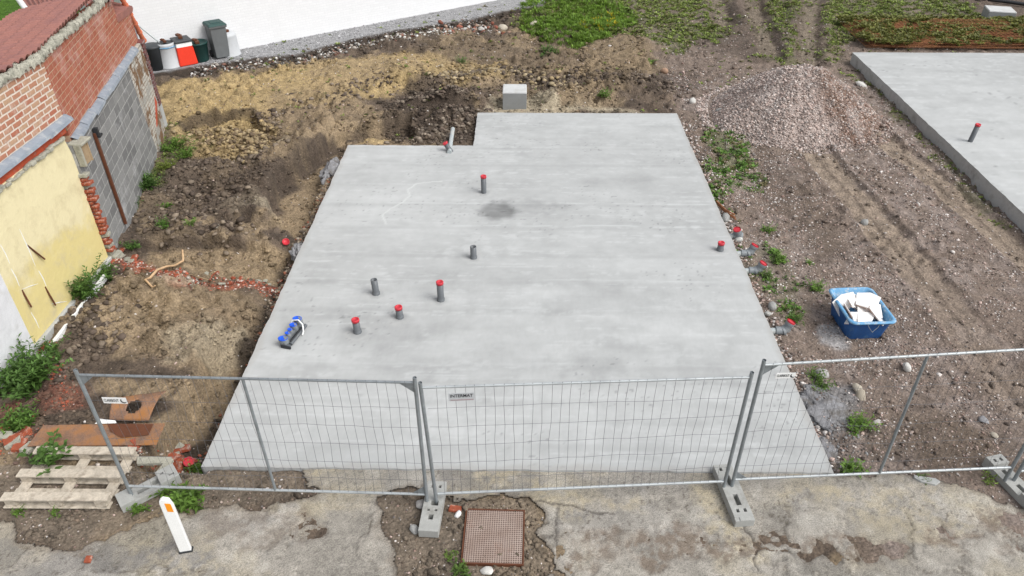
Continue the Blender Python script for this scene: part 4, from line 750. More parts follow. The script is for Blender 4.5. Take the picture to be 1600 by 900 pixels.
for (px, py), (tx, ty), lb in (((1135, 372), (1150, 362), 'topmost red-capped elbow pipe at the right slab edge'), ((1152, 400), (1176, 387), 'second red-capped elbow pipe from the top at the right slab edge'),
                               ((1165, 427), (1189, 415), 'third elbow pipe down the right slab edge, its red cap upright'), ((1206, 521), (1232, 507), 'red-capped elbow pipe nearest the blue tub, with ribbed collars')):
    y_ = G(px, py, -.14)[1]; x1, y1 = G(tx, ty, .02); elbow(SX1+.02, y_, -.08, (x1-SX1-.20), (y1-y_), .12, lb, deep=.20)
# ------------------------------------------------------------------ blue-capped fittings
p0 = G(437, 545); e = empty('pipe_fitting_bundle', (p0[0]+.05, p0[1]+.02, .0), R(-14), 'bundle of grey pipe fittings with blue caps and a white strap on the slab', 'pipe fittings'); e.scale = (.95, .80, .9)
mb = MB(); mb.tube([(0, 0, .06), (0, .62, .06)], .05, 14); mb.tube([(.10, .08, .05), (.10, .68, .05)], .032, 12); mb.box((.04, .02, .04), (.16, .04, .06)); mb.build('manifold', M['pvc'], e)
for yy, rr, hh in ((.08, .078, .15), (.25, .042, .15), (.35, .042, .16), (.48, .062, .17), (.65, .076, .19)):
    mb = MB(); mb.tube([(0, yy, .06), (-.012, yy-.01, hh)], rr, 18); o = mb.build('branch', M['pvc_mid'], e); mb = MB(); mb.lathe([(rr*.99, -.002), (rr*1.03, .006), (rr*.9, .008), (rr*.85, -.001), (.001, -.001)], 20); k = mb.build('cap', M['bluecap'], o); k.location = (-.012, yy-.01, hh+.004)
mb = MB(); mb.tube([(-.09, .52, .10), (-.05, .55, .21), (.05, .56, .23), (.13, .53, .17), (.16, .46, .08), (.15, .42, .02)], .013, 8); mb.build('strap', M['white'], e)
mb = MB(); mb.box((.05, .0, .03), (.17, .035, .05)); mb.tube([(.10, .1, .09), (.12, .58, .11)], .014, 8); mb.build('bracket', M['black'], e, .005)
# ------------------------------------------------------------------ fence
def text(s_, size, mat, parent, loc, ex=.001, name='lettering', bold=.0):
    cu = bpy.data.curves.new('t', 'FONT'); cu.body = s_; cu.size = size; cu.extrude = ex; cu.align_x = 'CENTER'; cu.align_y = 'CENTER'; cu.offset = bold; to = bpy.data.objects.new('t', cu); C.objects.link(to)
    bpy.context.view_layer.update(); me = bpy.data.meshes.new_from_object(to.evaluated_get(bpy.context.evaluated_depsgraph_get())); bpy.data.objects.remove(to); o = link(name, me, mat, parent); o.rotation_euler = (R(90), 0, 0); o.location = loc; return o
def panel(A, B_, zA, zB, label, mid=None, sign=None, gus=(1, 1), seed=1, topm='galv', x0lift=.04, bow=.0, lean=0.):
    A = Vector(A+(0,)); B_ = Vector(B_+(0,)); d = B_-A; Ln = d.length; rz = math.atan2(d.y, d.x); e = empty('site_fence', A, rz, label, 'fence panel', 'mesh fence panels along the road'); r_ = random.Random(seed); sl_ = (zB-zA)/Ln
    for x_, z_ in ((0, zA), (Ln, zB)): mb = MB(); lx = lean if x_ == 0 else 0; mb.tube([(x_, 0, x0lift), (x_+lx, 0, z_)], .0215, 14, False); mb.tube([(x_+lx, 0, z_-.02), (x_+lx, 0, z_-.019)], .0205, 14); mb.build('post', M['galv'], e)
    zt = lambda x_: zA-.07+sl_*x_; zb = lambda x_: .20+x_*sl_*.5
    mb = MB(); mb.tube([(.02+lean, 0, zt(0)), (Ln*.5, 0, zt(Ln/2)-bow), (Ln-.02, 0, zt(Ln))], .0155, 12); mb.build('rail', M[topm], e); mb = MB(); mb.tube([(.02, 0, zb(0)), (Ln*.5, 0, zb(Ln/2)-bow), (Ln-.02, 0, zb(Ln))], .0165, 12); mb.build('rail', M['galv_light'], e)
    if mid is not None: mb = MB(); mb.tube([(mid, 0, zb(mid)), (mid-.02, .0, zt(mid))], .0165, 12); mb.build('middle_post', M['galv'], e)
    for i_, x_ in enumerate((0, Ln)):
        if gus[i_]:
            s_ = 1 if i_ == 0 else -1
            for zc, u in ((zt(x_), -1), (zb(x_), 1)):
                if gus[i_] == 2 and u == 1: continue
                mb = MB(); q = [(x_+s_*.015, -.004, zc+u*.01), (x_+s_*.17, -.004, zc+u*.01), (x_+s_*.015, -.004, zc+u*.14)]; mb.add(q+[(a_, .004, c_) for a_, b2, c_ in q], [(0, 1, 2), (5, 4, 3), (0, 3, 4, 1), (1, 4, 5, 2), (2, 5, 3, 0)]); mb.build('gusset', M['galv'], e)
    mb = MB(); nw = int(Ln/.1); zs = [.44+k*.288 for k in range(5)]
    for k in range(1, nw):
        x_ = k*Ln/nw; j1, j2 = r_.uniform(-.008, .008), r_.uniform(-.008, .008); zz_ = [zb(x_)-.01]+zs+[zt(x_)+.03]
        mb.tube([(x_+r_.uniform(-.007, .007)+(j1 if i_ in (2, 3) else 0), (.012 if i_ % 2 else -.012), z_) for i_, z_ in enumerate(zz_)], .0019, 4, False)
    for z_ in zs:
        pts = []
        for k in range(0, 15): x_ = k*Ln/14; pts.append((x_, r_.uniform(-.010, .010), z_+sl_*x_*(z_/1.8)+r_.uniform(-.007, .007)))
        mb.tube(pts, .0023, 4, False)
    mb.build('wire_mesh', M['wire'], e)
    if sign:
        x_, z_, w_, h_, txt, kind = sign; mb = MB(); mb.box((x_, -.02, z_), (w_, .004, h_)); so_ = mb.build('sign_plate', M['white'] if kind == 'moon' else M['greywhite'], e)
        if kind == 'moon':
            k_ = text(txt, h_*.62, M['black'], so_, (x_-w_*.14, -.0235, z_), .0006, bold=.0004); k_.scale = (w_*.62/max(k_.dimensions.x, .01),)+(1, 1)
            mb = MB(); q = []; n_ = 14; cx, cz, rr = x_+w_*.37, z_, h_*.40
            for k in range(n_+1): a_ = R(140+k*200/n_); q.append((cx+rr*math.cos(a_), cz+rr*math.sin(a_)))
            for k in range(n_, -1, -1): a_ = R(140+k*200/n_); q.append((cx+rr*.28+rr*.86*math.cos(a_), cz+rr*.28+rr*.86*math.sin(a_)))
            for k in range(n_): i1, i2 = k, 2*n_+1-k; a1, a2, a3, a4 = q[k], q[k+1], q[2*n_-k], q[2*n_+1-k]; mb.add([(a1[0], -.0240, a1[1]), (a2[0], -.0240, a2[1]), (a3[0], -.0240, a3[1]), (a4[0], -.0240, a4[1])], [(0, 1, 2, 3)])
            mb.build('crescent_logo', M['black'], so_)
        else:
            k_ = text(txt, h_*.55, M['black'], so_, (x_, -.0235, z_+h_*.14), .0006, bold=.0008); k_.scale = (w_*.88/max(k_.dimensions.x, .01),)+(1, 1)
            mb = MB(); mb.box((x_+.005, -.0225, z_-h_*.38), (w_*.9, .002, h_*.18)); mb.build('stripe', M['mauve'], so_)
    return e
M['mauve'] = mk('faded_mauve', (.34, .29, .30), .7, .1, bmp=0)
panel((-4.63, 5.77), (-1.075, 5.69), 2.03, 2.035, 'left mesh fence panel with a middle post, in front of the pallet and rusty plates', mid=1.77, sign=(.30, 1.62, .26, .085, 'CLAERBOUT', 'moon'), gus=(2, 1), seed=2)
panel((-.965, 5.70), (2.475, 5.95), 1.96, 1.915, 'middle mesh fence panel without a middle post, in front of the L-shaped slab', sign=(.36, 1.755, .27, .11, 'INTERMAT', 'bar'), gus=(0, 0), seed=5, topm='galv_light', lean=-.06)
panel((2.575, 5.96), (5.94, 6.12), 2.08, 2.24, 'right mesh fence panel with a middle post, beyond the right end of the L-shaped slab', mid=1.76, sign=(.265, 1.87, .21, .075, 'CLAERBOUT', 'moon'), gus=(1, 0), seed=9, topm='galv_light')
panel((6.06, 6.13), (9.5, 6.6), 1.95, 1.95, 'fence panel cut off by the right picture edge', gus=(1, 0), seed=12)
# ------------------------------------------------------------------ fence feet
def foot(loc, rz, xs, ys, hm, label, tilt=(0, 0)):
    mb = MB(); nx, ny = len(xs)-1, len(ys)-1
    H_ = lambda i, j: hm[j][i] if 0 <= i < nx and 0 <= j < ny else 0
    for j in range(ny):
        for i in range(nx):
            h = H_(i, j); x0, x1, y0, y1 = xs[i], xs[i+1], ys[j], ys[j+1]; mb.add([(x0, y0, h), (x1, y0, h), (x1, y1, h), (x0, y1, h)], [(0, 1, 2, 3)])
            for (a, b_, ni, nj) in (((x0, y0), (x1, y0), i, j-1), ((x1, y0), (x1, y1), i+1, j), ((x1, y1), (x0, y1), i, j+1), ((x0, y1), (x0, y0), i-1, j)):
                g = H_(ni, nj)
                if g < h: mb.add([(a[0], a[1], g), (b_[0], b_[1], g), (b_[0], b_[1], h), (a[0], a[1], h)], [(0, 1, 2, 3)])
    me_ = mb; o = me_.build('concrete_block', M['block_concrete'], None); o.location = loc; o.rotation_euler = (tilt[0], tilt[1], rz)
    bm_ = __import__('bmesh').new(); bm_.from_mesh(o.data); __import__('bmesh').ops.remove_doubles(bm_, verts=bm_.verts, dist=.0005); bm_.to_mesh(o.data); bm_.free()
    m_ = o.modifiers.new('b', 'BEVEL'); m_.width = .005; m_.segments = 2; m_.limit_method = 'ANGLE'; tag(o, label, 'fence foot', 'concrete feet of the fence'); return o
h_ = .115; d_ = .015; n_ = .035
XS = [-.115, -.06, -.028, .028, .06, .115]
def rows(spec): return [list(r) for r in spec]
ys2 = [0, .03, .16, .23, .28, .31, .36, .43, .50, .58, .62, .66, .72]
f2 = [[h_]*5, [h_]*5, [h_, h_, d_, h_, h_], [h_]*5, [h_, d_, h_, d_, h_], [h_]*5, [h_, h_, d_, d_, h_], [h_]*5, [h_]*5, [h_]*5, [h_, d_, h_, d_, h_], [h_]*5]
foot((-1.02, 5.27, -.03), R(-3), XS, ys2, f2, 'concrete fence foot nearest to the rusty manhole cover')
ys3 = [0, .05, .12, .17, .22, .38, .43, .47, .52, .68, .74, .79, .84]
f3 = [[h_*.92, h_, h_, h_, h_*.92], [h_]*5, [h_, d_, h_, d_, h_], [h_]*5, [h_, h_, d_, h_, h_], [h_]*5, [h_]*5, [h_]*5, [h_, h_, d_, h_, h_], [h_]*5, [h_, d_, h_, d_, h_], [h_]*5]
foot((2.62, 5.46, -.03), R(6), XS, ys3, f3, 'straight concrete fence foot where the middle and right fence panels meet')
hl, hh = .085, .15; ys1 = [0, .06, .12, .16, .22, .36, .40, .48, .52, .56, .60, .66, .70]
f1 = [[hh*.8]*5, [hh*.8]*5, [hh*.8]*5, [hl]*5, [hl, hl, d_, hl, hl], [hl]*5, [hl, d_, d_, hl, hl], [hh]*5, [hh, d_, hh, hh, hh], [hh]*5, [hh, hh, hh, d_, hh], [hh]*5]
foot((-4.74, 5.66, -.05), R(-50), XS, ys1, f1, 'stepped concrete fence foot beside the wooden pallet', (R(2), 0))
ys4 = [0, .06, .14, .20, .26, .36, .42, .46, .52, .56, .66, .70, .74, .79, .84]
f4 = [[hh]*5, [hh]*5, [hh, d_, hh, d_, hh], [hh]*5, [hl, hl, d_, hl, hl], [hl, hl, d_, hl, hl], [hl]*5, [hl]*5, [hl]*5, [hl, hl, d_, hl, hl], [hl]*5, [hh]*5, [hh, d_, hh, d_, hh], [hh]*5]
foot((6.17, 5.66, -.05), R(14), XS, ys4, f4, 'stepped concrete fence foot at the right picture edge')
# ------------------------------------------------------------------ pallet
e = empty('wooden_pallet', (-6.10, 5.62, -.02), 0, 'pale weathered wooden pallet lying upside down beside the fence foot', 'pallet')
def bd(n_, c, d, rz=0): mb = MB(); mb.box((0, 0, 0), d); o = mb.build(n_, M['wood'], e, .004); o.location = c; o.rotation_euler = (rnd.uniform(-.01, .01), rnd.uniform(-.008, .008), rz+rnd.uniform(-.01, .01)); return o
for yy in (.05, .40, .77): bd('top_board', (.63, yy, .135), (1.27, .125, .024))
for xx in (.10, .63, 1.17):
    for yy in (.05, .40, .77): bd('block', (xx, yy, .082), (.14, .11, .076))
    bd('cross_board', (xx, .42, .032), (.13, .86, .022))
for yy in (.03, .22, .40, .58, .78): bd('deck_board', (.63, yy, .009), (1.26, .10, .020))
# ------------------------------------------------------------------ rusty plates, boards and rubble
def plate(name, pts, th, mat, label, cat, grp=None, bev=.003):
    mb = MB(); n_ = len(pts); c_ = sum((Vector(p) for p in pts), Vector())/n_; vs = [tuple(Vector(p)-c_) for p in pts]+[tuple(Vector(p)-c_-Vector((0, 0, th))) for p in pts]
    mb.add(vs, [tuple(range(n_)), tuple(range(2*n_-1, n_-1, -1))]+[(i, n_+i, n_+(i+1) % n_, (i+1) % n_) for i in range(n_)]); o = mb.build(name, mat, None, bev); o.location = c_; return tag(o, label, cat, grp)
def P3(px, py, z): return G(px, py, z)+(z,)
M['plate'] = mk('rusty_plate', (.21, .125, .085), .75, .3, 4, dirt=(.30, .135, .045), ds=4, dr=(.44, .66), fine=.3, fs=60, bmp=.3)
o = plate('rusty_plate', [P3(42, 697, .06), P3(244, 695, .06), P3(258, 661, .08), P3(68, 664, .08)], .012, M['plate'], 'long flat rusty steel plate lying behind the pallet', 'steel plate')
mb = MB(); q = [P3(168, 662, .085), P3(240, 663, .085), P3(232, 680, .078), P3(190, 684, .076), P3(172, 674, .08)]; q = [Vector(v)-o.location+Vector((0, 0, .0)) for v in q]; mb.add([tuple(v) for v in q], [(0, 4, 3, 2, 1)]); k = mb.build('damp_patch', M['rust_dark'], o); k.location.z = .004
# bent rusty hopper piece with a hole
g0, g1 = P3(170, 656, .06), P3(240, 657, .06); nx_, ny_ = 34, 16; xs = np.linspace(0, 1, nx_); ys = np.linspace(0, 1, ny_); U, Vv_ = np.meshgrid(xs, ys)
Lx = .53; X_ = U*Lx+Vv_*.12*(U-.2); Y_ = Vv_*.34+.10*U*Vv_; Z_ = .05+.13*np.sin(Vv_*np.pi*.75)*(1-.2*U)+.02*(fbm(X_, Y_, .1, 3, 2)-.5)+.06*U*Vv_
i = np.arange(nx_*ny_).reshape(ny_, nx_); FF = np.stack([i[:-1, :-1], i[:-1, 1:], i[1:, 1:], i[1:, :-1]], -1).reshape(-1, 4); cu, cv = (U[:-1, :-1]+U[1:, 1:])/2, (Vv_[:-1, :-1]+Vv_[1:, 1:])/2
FF = FF[(np.hypot((cu-.52)/.17, (cv-.42)/.22) > 1).ravel()]; o = link('bent_plate', npmesh('bent_plate', np.stack([X_, Y_, Z_], -1).reshape(-1, 3), FF, None, True), M['plate']); o.location = (g0[0], g0[1], .0); md = o.modifiers.new('s', 'SOLIDIFY'); md.thickness = .012; tag(o, 'bent rusty steel piece with a dark hole behind the long rusty plate', 'steel piece')
plate('plastic_scrap', [P3(148, 662, .10), P3(182, 661, .10), P3(180, 657, .12), P3(156, 654, .12)], .004, M['white'], 'white scrap lying between the two rusty steel pieces', 'scrap')
for q, lb in ((([P3(214, 713, .06), P3(268, 713, .05), P3(267, 723, .04), P3(213, 724, .06)]), 'pale broken slab piece lying flat right of the pallet'), (([P3(262, 715, .05), P3(271, 717, .05), P3(256, 738, .03), P3(244, 736, .03)]), 'narrow pale broken slab piece standing next to the stepped fence foot')):
    plate('slab_piece', q, .05, M['mortar'], lb, 'slab piece', None, .008)
def chunk(name, p, dims, mat, label, cat, grp=None, rough=.25, rot=None, col=None):
    V = ICO*(1+np.array([[rnd.uniform(-rough, rough)] for _ in range(12)])); V = np.sign(V)*np.abs(V)**.75*.6*np.array(dims); me = npmesh(name, V, IF, None if col is None else np.tile(col, (12, 1))); o = link(name, me, mat); o.location = p; o.rotation_euler = rot or (rnd.uniform(-.3, .3), rnd.uniform(-.3, .3), rnd.uniform(0, 6))
    m_ = o.modifiers.new('b', 'BEVEL'); m_.width = .1*min(dims); m_.segments = 1; return tag(o, label, cat, grp)
def brick(px, py, label, grp, size=1., dz=.02, tilt=.3, z=None):
    p = on(px, py, dz) if z is None else Vector(P3(px, py, z)); mb = MB(); a, b_, c_ = .2*size*rnd.uniform(.5, 1.05), .10*size, .06*size
    a *= 1.3; b_ *= 1.3; pts = [(-a/2, -b_/2), (a/2*rnd.uniform(.7, 1), -b_/2), (a/2, b_/2*rnd.uniform(.2, 1)), (a/2*rnd.uniform(.3, .9), b_/2), (-a/2, b_/2)]; mb.prism(pts, -c_/2, c_/2); o = mb.build('broken_brick', M['brickred'] if rnd.random() < .75 else M['mortar'], None, .008); o.location = p; o.rotation_euler = (rnd.uniform(-tilt, tilt), rnd.uniform(-tilt, tilt), rnd.uniform(0, 3.1)); return tag(o, label, 'brick', grp)
for px, py in ((225, 702), (236, 706), (213, 700), (248, 698), (262, 700), (256, 690), (276, 700), (268, 684), (243, 710), (200, 698), (185, 697), (170, 699), (252, 683), (284, 706), (230, 697), (262, 710), (274, 716)): brick(px, py, 'broken brick in the rubble between the long rusty plate and the slab corner', 'bricks between rusty plate and slab', 1., .05)
for px, py in ((5, 683), (22, 693), (32, 697), (8, 672), (22, 688), (48, 700), (18, 662), (38, 678)): brick(px, py, 'broken brick in the weeds left of the long rusty plate', 'bricks left of the rusty plate', 1.05)
for px, py in ((50, 543), (66, 547), (60, 552), (45, 556), (72, 540), (57, 560)): brick(px, py, 'broken brick at the foot of the wall where yellow plaster meets white', 'bricks at the foot of the yellow wall', .8, .03)
for px, py in ((182, 395), (188, 400), (197, 402), (178, 408), (205, 410), (172, 398), (192, 392), (198, 418), (210, 405), (168, 404)): brick(px, py, 'broken brick at the corner where the yellow wall meets the grey blocks', 'bricks at the corner of the yellow wall', .85)
for px, py in [(225+i*11+rnd.uniform(-4, 4), 424+i*1.0+rnd.uniform(-4, 5)) for i in range(20)]: brick(px, py, 'brick fragment in the red line of rubble crossing the soil left of the slab', 'brick fragments in the red rubble line', .5, .01)
brick(138, 874, 'small red brick piece lying alone on the road at the lower left', None, .55, .02, .1, -.0); brick(711, 796, 'red brick piece beside the left corner of the manhole cover', None, .7, .01, .2)
brick(345, 372, 'broken brick on the soil between the grey block wall and the slab', None, .8)
mb = MB(); mb.lathe([(.07, 0), (.07, .03), (.058, .033), (.052, .015), (.001, .015)], 24, None, False); o = mb.build('red_disc', M['redcap'], None); o.location = on(298, 731, .10); o.rotation_euler = (.2, .3, 0); tag(o, 'round red lid in the dark gap at the front left slab corner', 'lid')
mb = MB(); mb.lathe([(.001, 0), (.062, 0), (.068, .01), (.066, .04), (.058, .04), (.055, .015), (.001, .015)], 24); o = mb.build('pipe_stopper', M['redcap'], None); o.location = on(446, 375, .04); o.rotation_euler = (.5, .2, 0); tag(o, 'loose red pipe cap lying on the soil left of the slab', 'pipe cap')
mb = MB(); mb.tube([on(289, 404, .10), on(288, 413, .07), on(275, 420, .08), on(262, 424, .10), on(248, 431, .08), on(236, 438, .07), on(230, 447, .05), on(240, 453, .05), on(244, 451, .06)], [.018, .02, .02, .024, .022, .022, .02, .016, .012], 8); tag(mb.build('bent_branch', M['bark'], None), 'curved pale branch lying across the red line of rubble', 'branch')
mb = MB(); mb.tube([on(268, 437, .03), on(300, 432, .04), on(333, 436, .03)], [.012, .014, .01], 7); tag(mb.build('thin_stick', M['timber'], None), 'thin brown stick right of the curved pale branch', 'stick')
# ------------------------------------------------------------------ delineator post
p = Vector(G(291, 861, -.03)+(-.05,)); e = empty('delineator_post', p, R(12), 'white roadside marker post with an orange reflector, standing on the road', 'marker post'); mb = MB()
pf = [(-.062, 0), (.062, 0), (.062, .80), (.04, .90), (-.02, .935), (-.055, .91), (-.062, .87)]; pf = [(x_*1.05, z_*1.0) for x_, z_ in pf]; n_ = len(pf); mb.add([(x_, -.02, z_) for x_, z_ in pf]+[(x_*.92, .03, z_) for x_, z_ in pf], [tuple(range(n_)), tuple(range(2*n_-1, n_-1, -1))]+[(i, n_+i, n_+(i+1) % n_, (i+1) % n_) for i in range(n_)]); mb.build('post_body', M['white'], e, .01, 3)
mb = MB(); mb.add([(-.012, -.0235, .74), (.045, -.0235, .72), (.045, -.0235, .85), (-.012, -.0235, .87), (-.012, -.019, .74), (.045, -.019, .72), (.045, -.019, .85), (-.012, -.019, .87)], [(0, 1, 2, 3), (1, 0, 4, 5), (2, 1, 5, 6), (3, 2, 6, 7), (0, 3, 7, 4)]); mb.build('reflector', M['orange'], e)
mb = MB(); mb.prism([(-.075, -.03), (.075, -.03), (.075, .04), (-.075, .04)], .01, .045); mb.build('black_base', M['black'], e, .008)
# ------------------------------------------------------------------ manhole cover
m, t, b = nodes('rusty_cast_iron'); tc = N(t, 'ShaderNodeTexCoord').outputs['Object']; sp = N(t, 'ShaderNodeSeparateXYZ'); L(t, tc, sp.inputs[0]); mm = []
for i_ in (0, 1):
    a_ = N(t, 'ShaderNodeMath', operation='MULTIPLY'); L(t, sp.outputs[i_], a_.inputs[0]); a_.inputs[1].default_value = 2*math.pi/.0262; s_ = N(t, 'ShaderNodeMath', operation='COSINE'); L(t, a_.outputs[0], s_.inputs[0]); mm.append(s_.outputs[0])
ad = N(t, 'ShaderNodeMath', operation='ADD'); L(t, mm[0], ad.inputs[0]); L(t, mm[1], ad.inputs[1]); mr = N(t, 'ShaderNodeMapRange'); mr.inputs[1].default_value = .15; mr.inputs[2].default_value = .75; L(t, ad.outputs[0], mr.inputs[0])
c = mixc(t, noise(t, tc, 5, 5, .6, (.35, .7)), (.27, .20, .165), (.36, .29, .25)); c = mixc(t, noise(t, tc, 3, 4, .6, (.6, .75)), c, (.24, .13, .09)); c = mixc(t, mr.outputs[0], c, (.11, .07, .055)); L(t, c, b.inputs['Base Color']); b.inputs['Roughness'].default_value = .75
iv = N(t, 'ShaderNodeMath', operation='SUBTRACT'); iv.inputs[0].default_value = 1; L(t, mr.outputs[0], iv.inputs[1]); bump(t, b, iv.outputs[0], .8, .006)
e = empty('manhole_cover', (-.275, 5.285, -.055), R(-1.2), 'square rusty manhole cover with a grid of dots, set in bare soil', 'manhole cover'); mb = MB(); mb.box((0, 0, .03), (.655, .70, .03)); mb.build('cover_plate', m, e, .003)
mb = MB(); [mb.box(c_, d_2) for c_, d_2 in (((0, .362, .02), (.70, .018, .05)), ((0, -.362, .02), (.70, .018, .05)), ((.341, 0, .02), (.016, .706, .05)), ((-.341, 0, .02), (.016, .706, .05)))]; mb.build('frame', M['rust_dark'], e)
# ------------------------------------------------------------------ blue tub with tiles
zt_ = gz1(5.3, 9.3)-.01; f0 = G(1351, 534, zt_); e = empty('mortar_tub', (f0[0], f0[1]+.42, zt_), R(3), 'large dusty blue mortar tub full of broken white tiles on the gravel track', 'tub')
def rr(a, b_, r, n_=6):
    out = []
    for cx, cy, a0 in ((a/2-r, b_/2-r, 0), (-a/2+r, b_/2-r, 90), (-a/2+r, -b_/2+r, 180), (a/2-r, -b_/2+r, 270)):
        for k in range(n_+1): q_ = R(a0+90*k/n_); out.append((cx+r*math.cos(q_), cy+r*math.sin(q_)))
    return out
def loft(mb, rings, closed0=False, closed1=False, smooth=True):
    n_ = len(rings[0]); vs = [p for r_ in rings for p in r_]; fs = [(i*n_+k, i*n_+(k+1) % n_, (i+1)*n_+(k+1) % n_, (i+1)*n_+k) for i in range(len(rings)-1) for k in range(n_)]
    mb.add(vs, fs, None, smooth)
    if closed0: mb.add(rings[0], [tuple(range(n_))[::-1]])
    if closed1: mb.add(rings[-1], [tuple(range(n_))])
def ring(a, b_, r, z, oy=0, sag=0): return [(x_, y_+oy, z+sag*math.sin(x_*9+1)*(1 if y_ > 0 else .2)) for x_, y_ in rr(a, b_, r)]
mb = MB(); loft(mb, [ring(.54, .70, .07, 0), ring(.56, .72, .08, .02), ring(.66, .88, .09, .40)], True); mb.build('tub_body', M['blue'], e)
mb = MB(); loft(mb, [ring(.66, .88, .09, .385, 0, .006), ring(.735, .96, .11, .385, 0, .006), ring(.745, .97, .11, .405, 0, .008), ring(.70, .92, .10, .42, 0, .008), ring(.64, .86, .09, .41, 0, .006), ring(.55, .70, .08, .03)], False, True); mb.build('tub_rim', M['bluerim'], e)
mb = MB(); mb.tube([(-.09, -.455, .37), (-.07, -.475, .33), (.0, -.485, .24), (.07, -.475, .33), (.09, -.455, .37)], .006, 6); mb.build('wire_handle', M['galv'], e); tubp = e.location.copy()
for k, (x_, y_, z_, a, b_, rx_, ry_, rz2) in enumerate(((-.22, .10, .33, .30, .22, .9, -.5, .3), (-.05, .16, .33, .34, .24, .25, .3, .5), (.14, .12, .34, .32, .26, .3, -.15, -.2), (.05, -.12, .33, .42, .36, .22, .05, .15), (.17, -.22, .31, .26, .3, .5, .5, .8), (-.24, -.14, .30, .2, .36, .1, 1.1, .1), (-.12, -.28, .30, .34, .2, .35, -.1, -.3), (.02, .02, .37, .24, .16, -.1, .2, 1.0), (.20, .0, .27, .2, .3, .2, .9, .2), (-.14, .24, .27, .36, .2, -.4, .2, .1))):
    a *= 1.3; b_ *= 1.3; pts = [(-a/2, -b_/2), (a/2*rnd.uniform(.6, 1), -b_/2*rnd.uniform(.6, 1)), (a/2, b_/2*rnd.uniform(-.2, .8)), (a/2*rnd.uniform(0, .7), b_/2), (-a/2*rnd.uniform(.3, 1), b_/2*rnd.uniform(.7, 1))]
    mb = MB(); mb.prism(pts, 0, .012); te = mb.build('broken_tile', M['tile'], None, .002); mb = MB(); mb.prism([(u*.985, v*.985) for u, v in pts], -.008, -.0005); k2 = mb.build('tile_back', M['tileback'], te); te.location = tubp+Vector((x_, y_, z_+.05)); te.rotation_euler = (rx_, ry_, rz2); tag(te, 'broken white tile in the blue mortar tub', 'tile', 'broken tiles in the blue tub')
# ------------------------------------------------------------------ loose stones one can pick out
def stone(px, py, dims, col, label, cat='stone', grp=None): return chunk('stone', on(px, py, dims[2]*.3), dims, M['stone'], label, cat, grp, col=np.array(col))
WH = (.55, .54, .51); GY = (.28, .28, .27); TN = (.42, .38, .31)
for a in ((1416, 577, (.10, .14, .12), WH, 'white stone behind the top rail of the right fence panel'), (1339, 609, (.20, .11, .10), TN, 'larger flat tan stone seen through the right fence panel'), (1344, 620, (.22, .12, .10), (.34, .30, .24), 'browner tan stone lying right in front of the larger flat tan stone'),
          (1206, 481, (.17, .13, .12), GY, 'grey stone at the slab edge above the lowest elbow pipe'), (1199, 492, (.13, .10, .08), (.36, .36, .34), 'smaller grey stone touching the slab edge below the grey one'), (1134, 342, (.24, .14, .12), GY, 'grey block-like stone at the slab edge above the elbow pipes'),
          (1154, 376, (.16, .10, .10), (.42, .42, .40), 'pale stone between the two upper elbow pipes'), (1350, 350, (.16, .14, .12), GY, 'grey stone in the rut of the gravel track'), (1536, 657, (.16, .12, .04), (.25, .25, .26), 'flat dark grey stone piece behind the right fence panel'),
          (1283, 587, (.20, .20, .12), (.33, .32, .31), 'grey stone left of the right fence sign wire near the slab edge'), (1553, 680, (.13, .08, .03), TN, 'flat tan stone piece above the right-hand fence foot'), (1371, 660, (.11, .07, .03), (.45, .43, .4), 'small flat pale stone right of the weeds by the slab corner'),
          (1295, 120, (.3, .2, .1), WH, 'pale stone on the right flank of the gravel heap') if 0 else (1345, 134, (.34, .2, .12), WH, 'long white stone at the right foot of the gravel heap'), (1082, 160, (.2, .16, .12), WH, 'white stone left of the gravel heap beyond the slab corner'), (1130, 178, (.42, .3, .2), GY, 'big grey stone at the left foot of the gravel heap'),
          (648, 829, (.12, .09, .07), (.35, .35, .34), 'grey stone at the front of the fence foot beside the manhole'), (659, 790, (.12, .13, .08), (.3, .29, .28), 'grey stone left of the fence foot beside the manhole'), (760, 893, (.14, .1, .05), WH, 'white stone below the manhole cover'), (716, 805, (.07, .09, .06), (.7, .7, .7), 'small white lump left of the manhole cover'),
          (785, 42, (.35, .3, .25), TN, 'left of the two tan boulders at the end of the gravel strip'), (834, 43, (.35, .3, .25), TN, 'right of the two tan boulders at the end of the gravel strip'), (1207, 88, (.24, .2, .15), (.4, .3, .24), 'reddish stone in the tilled soil beyond the slab') if 0 else (1038, 112, (.24, .2, .18), (.34, .22, .15), 'reddish brown stone between the slab and the green field')):
    stone(*a)
plate('asphalt_piece', [P3(1428, 742, .0), P3(1462, 747, .0), P3(1470, 752, .01), P3(1462, 757, .0), P3(1440, 752, .0), P3(1429, 746, .0)], .04, M['concrete'], 'long broken pavement piece at the road edge under the right fence panel', 'pavement piece', None, .006)
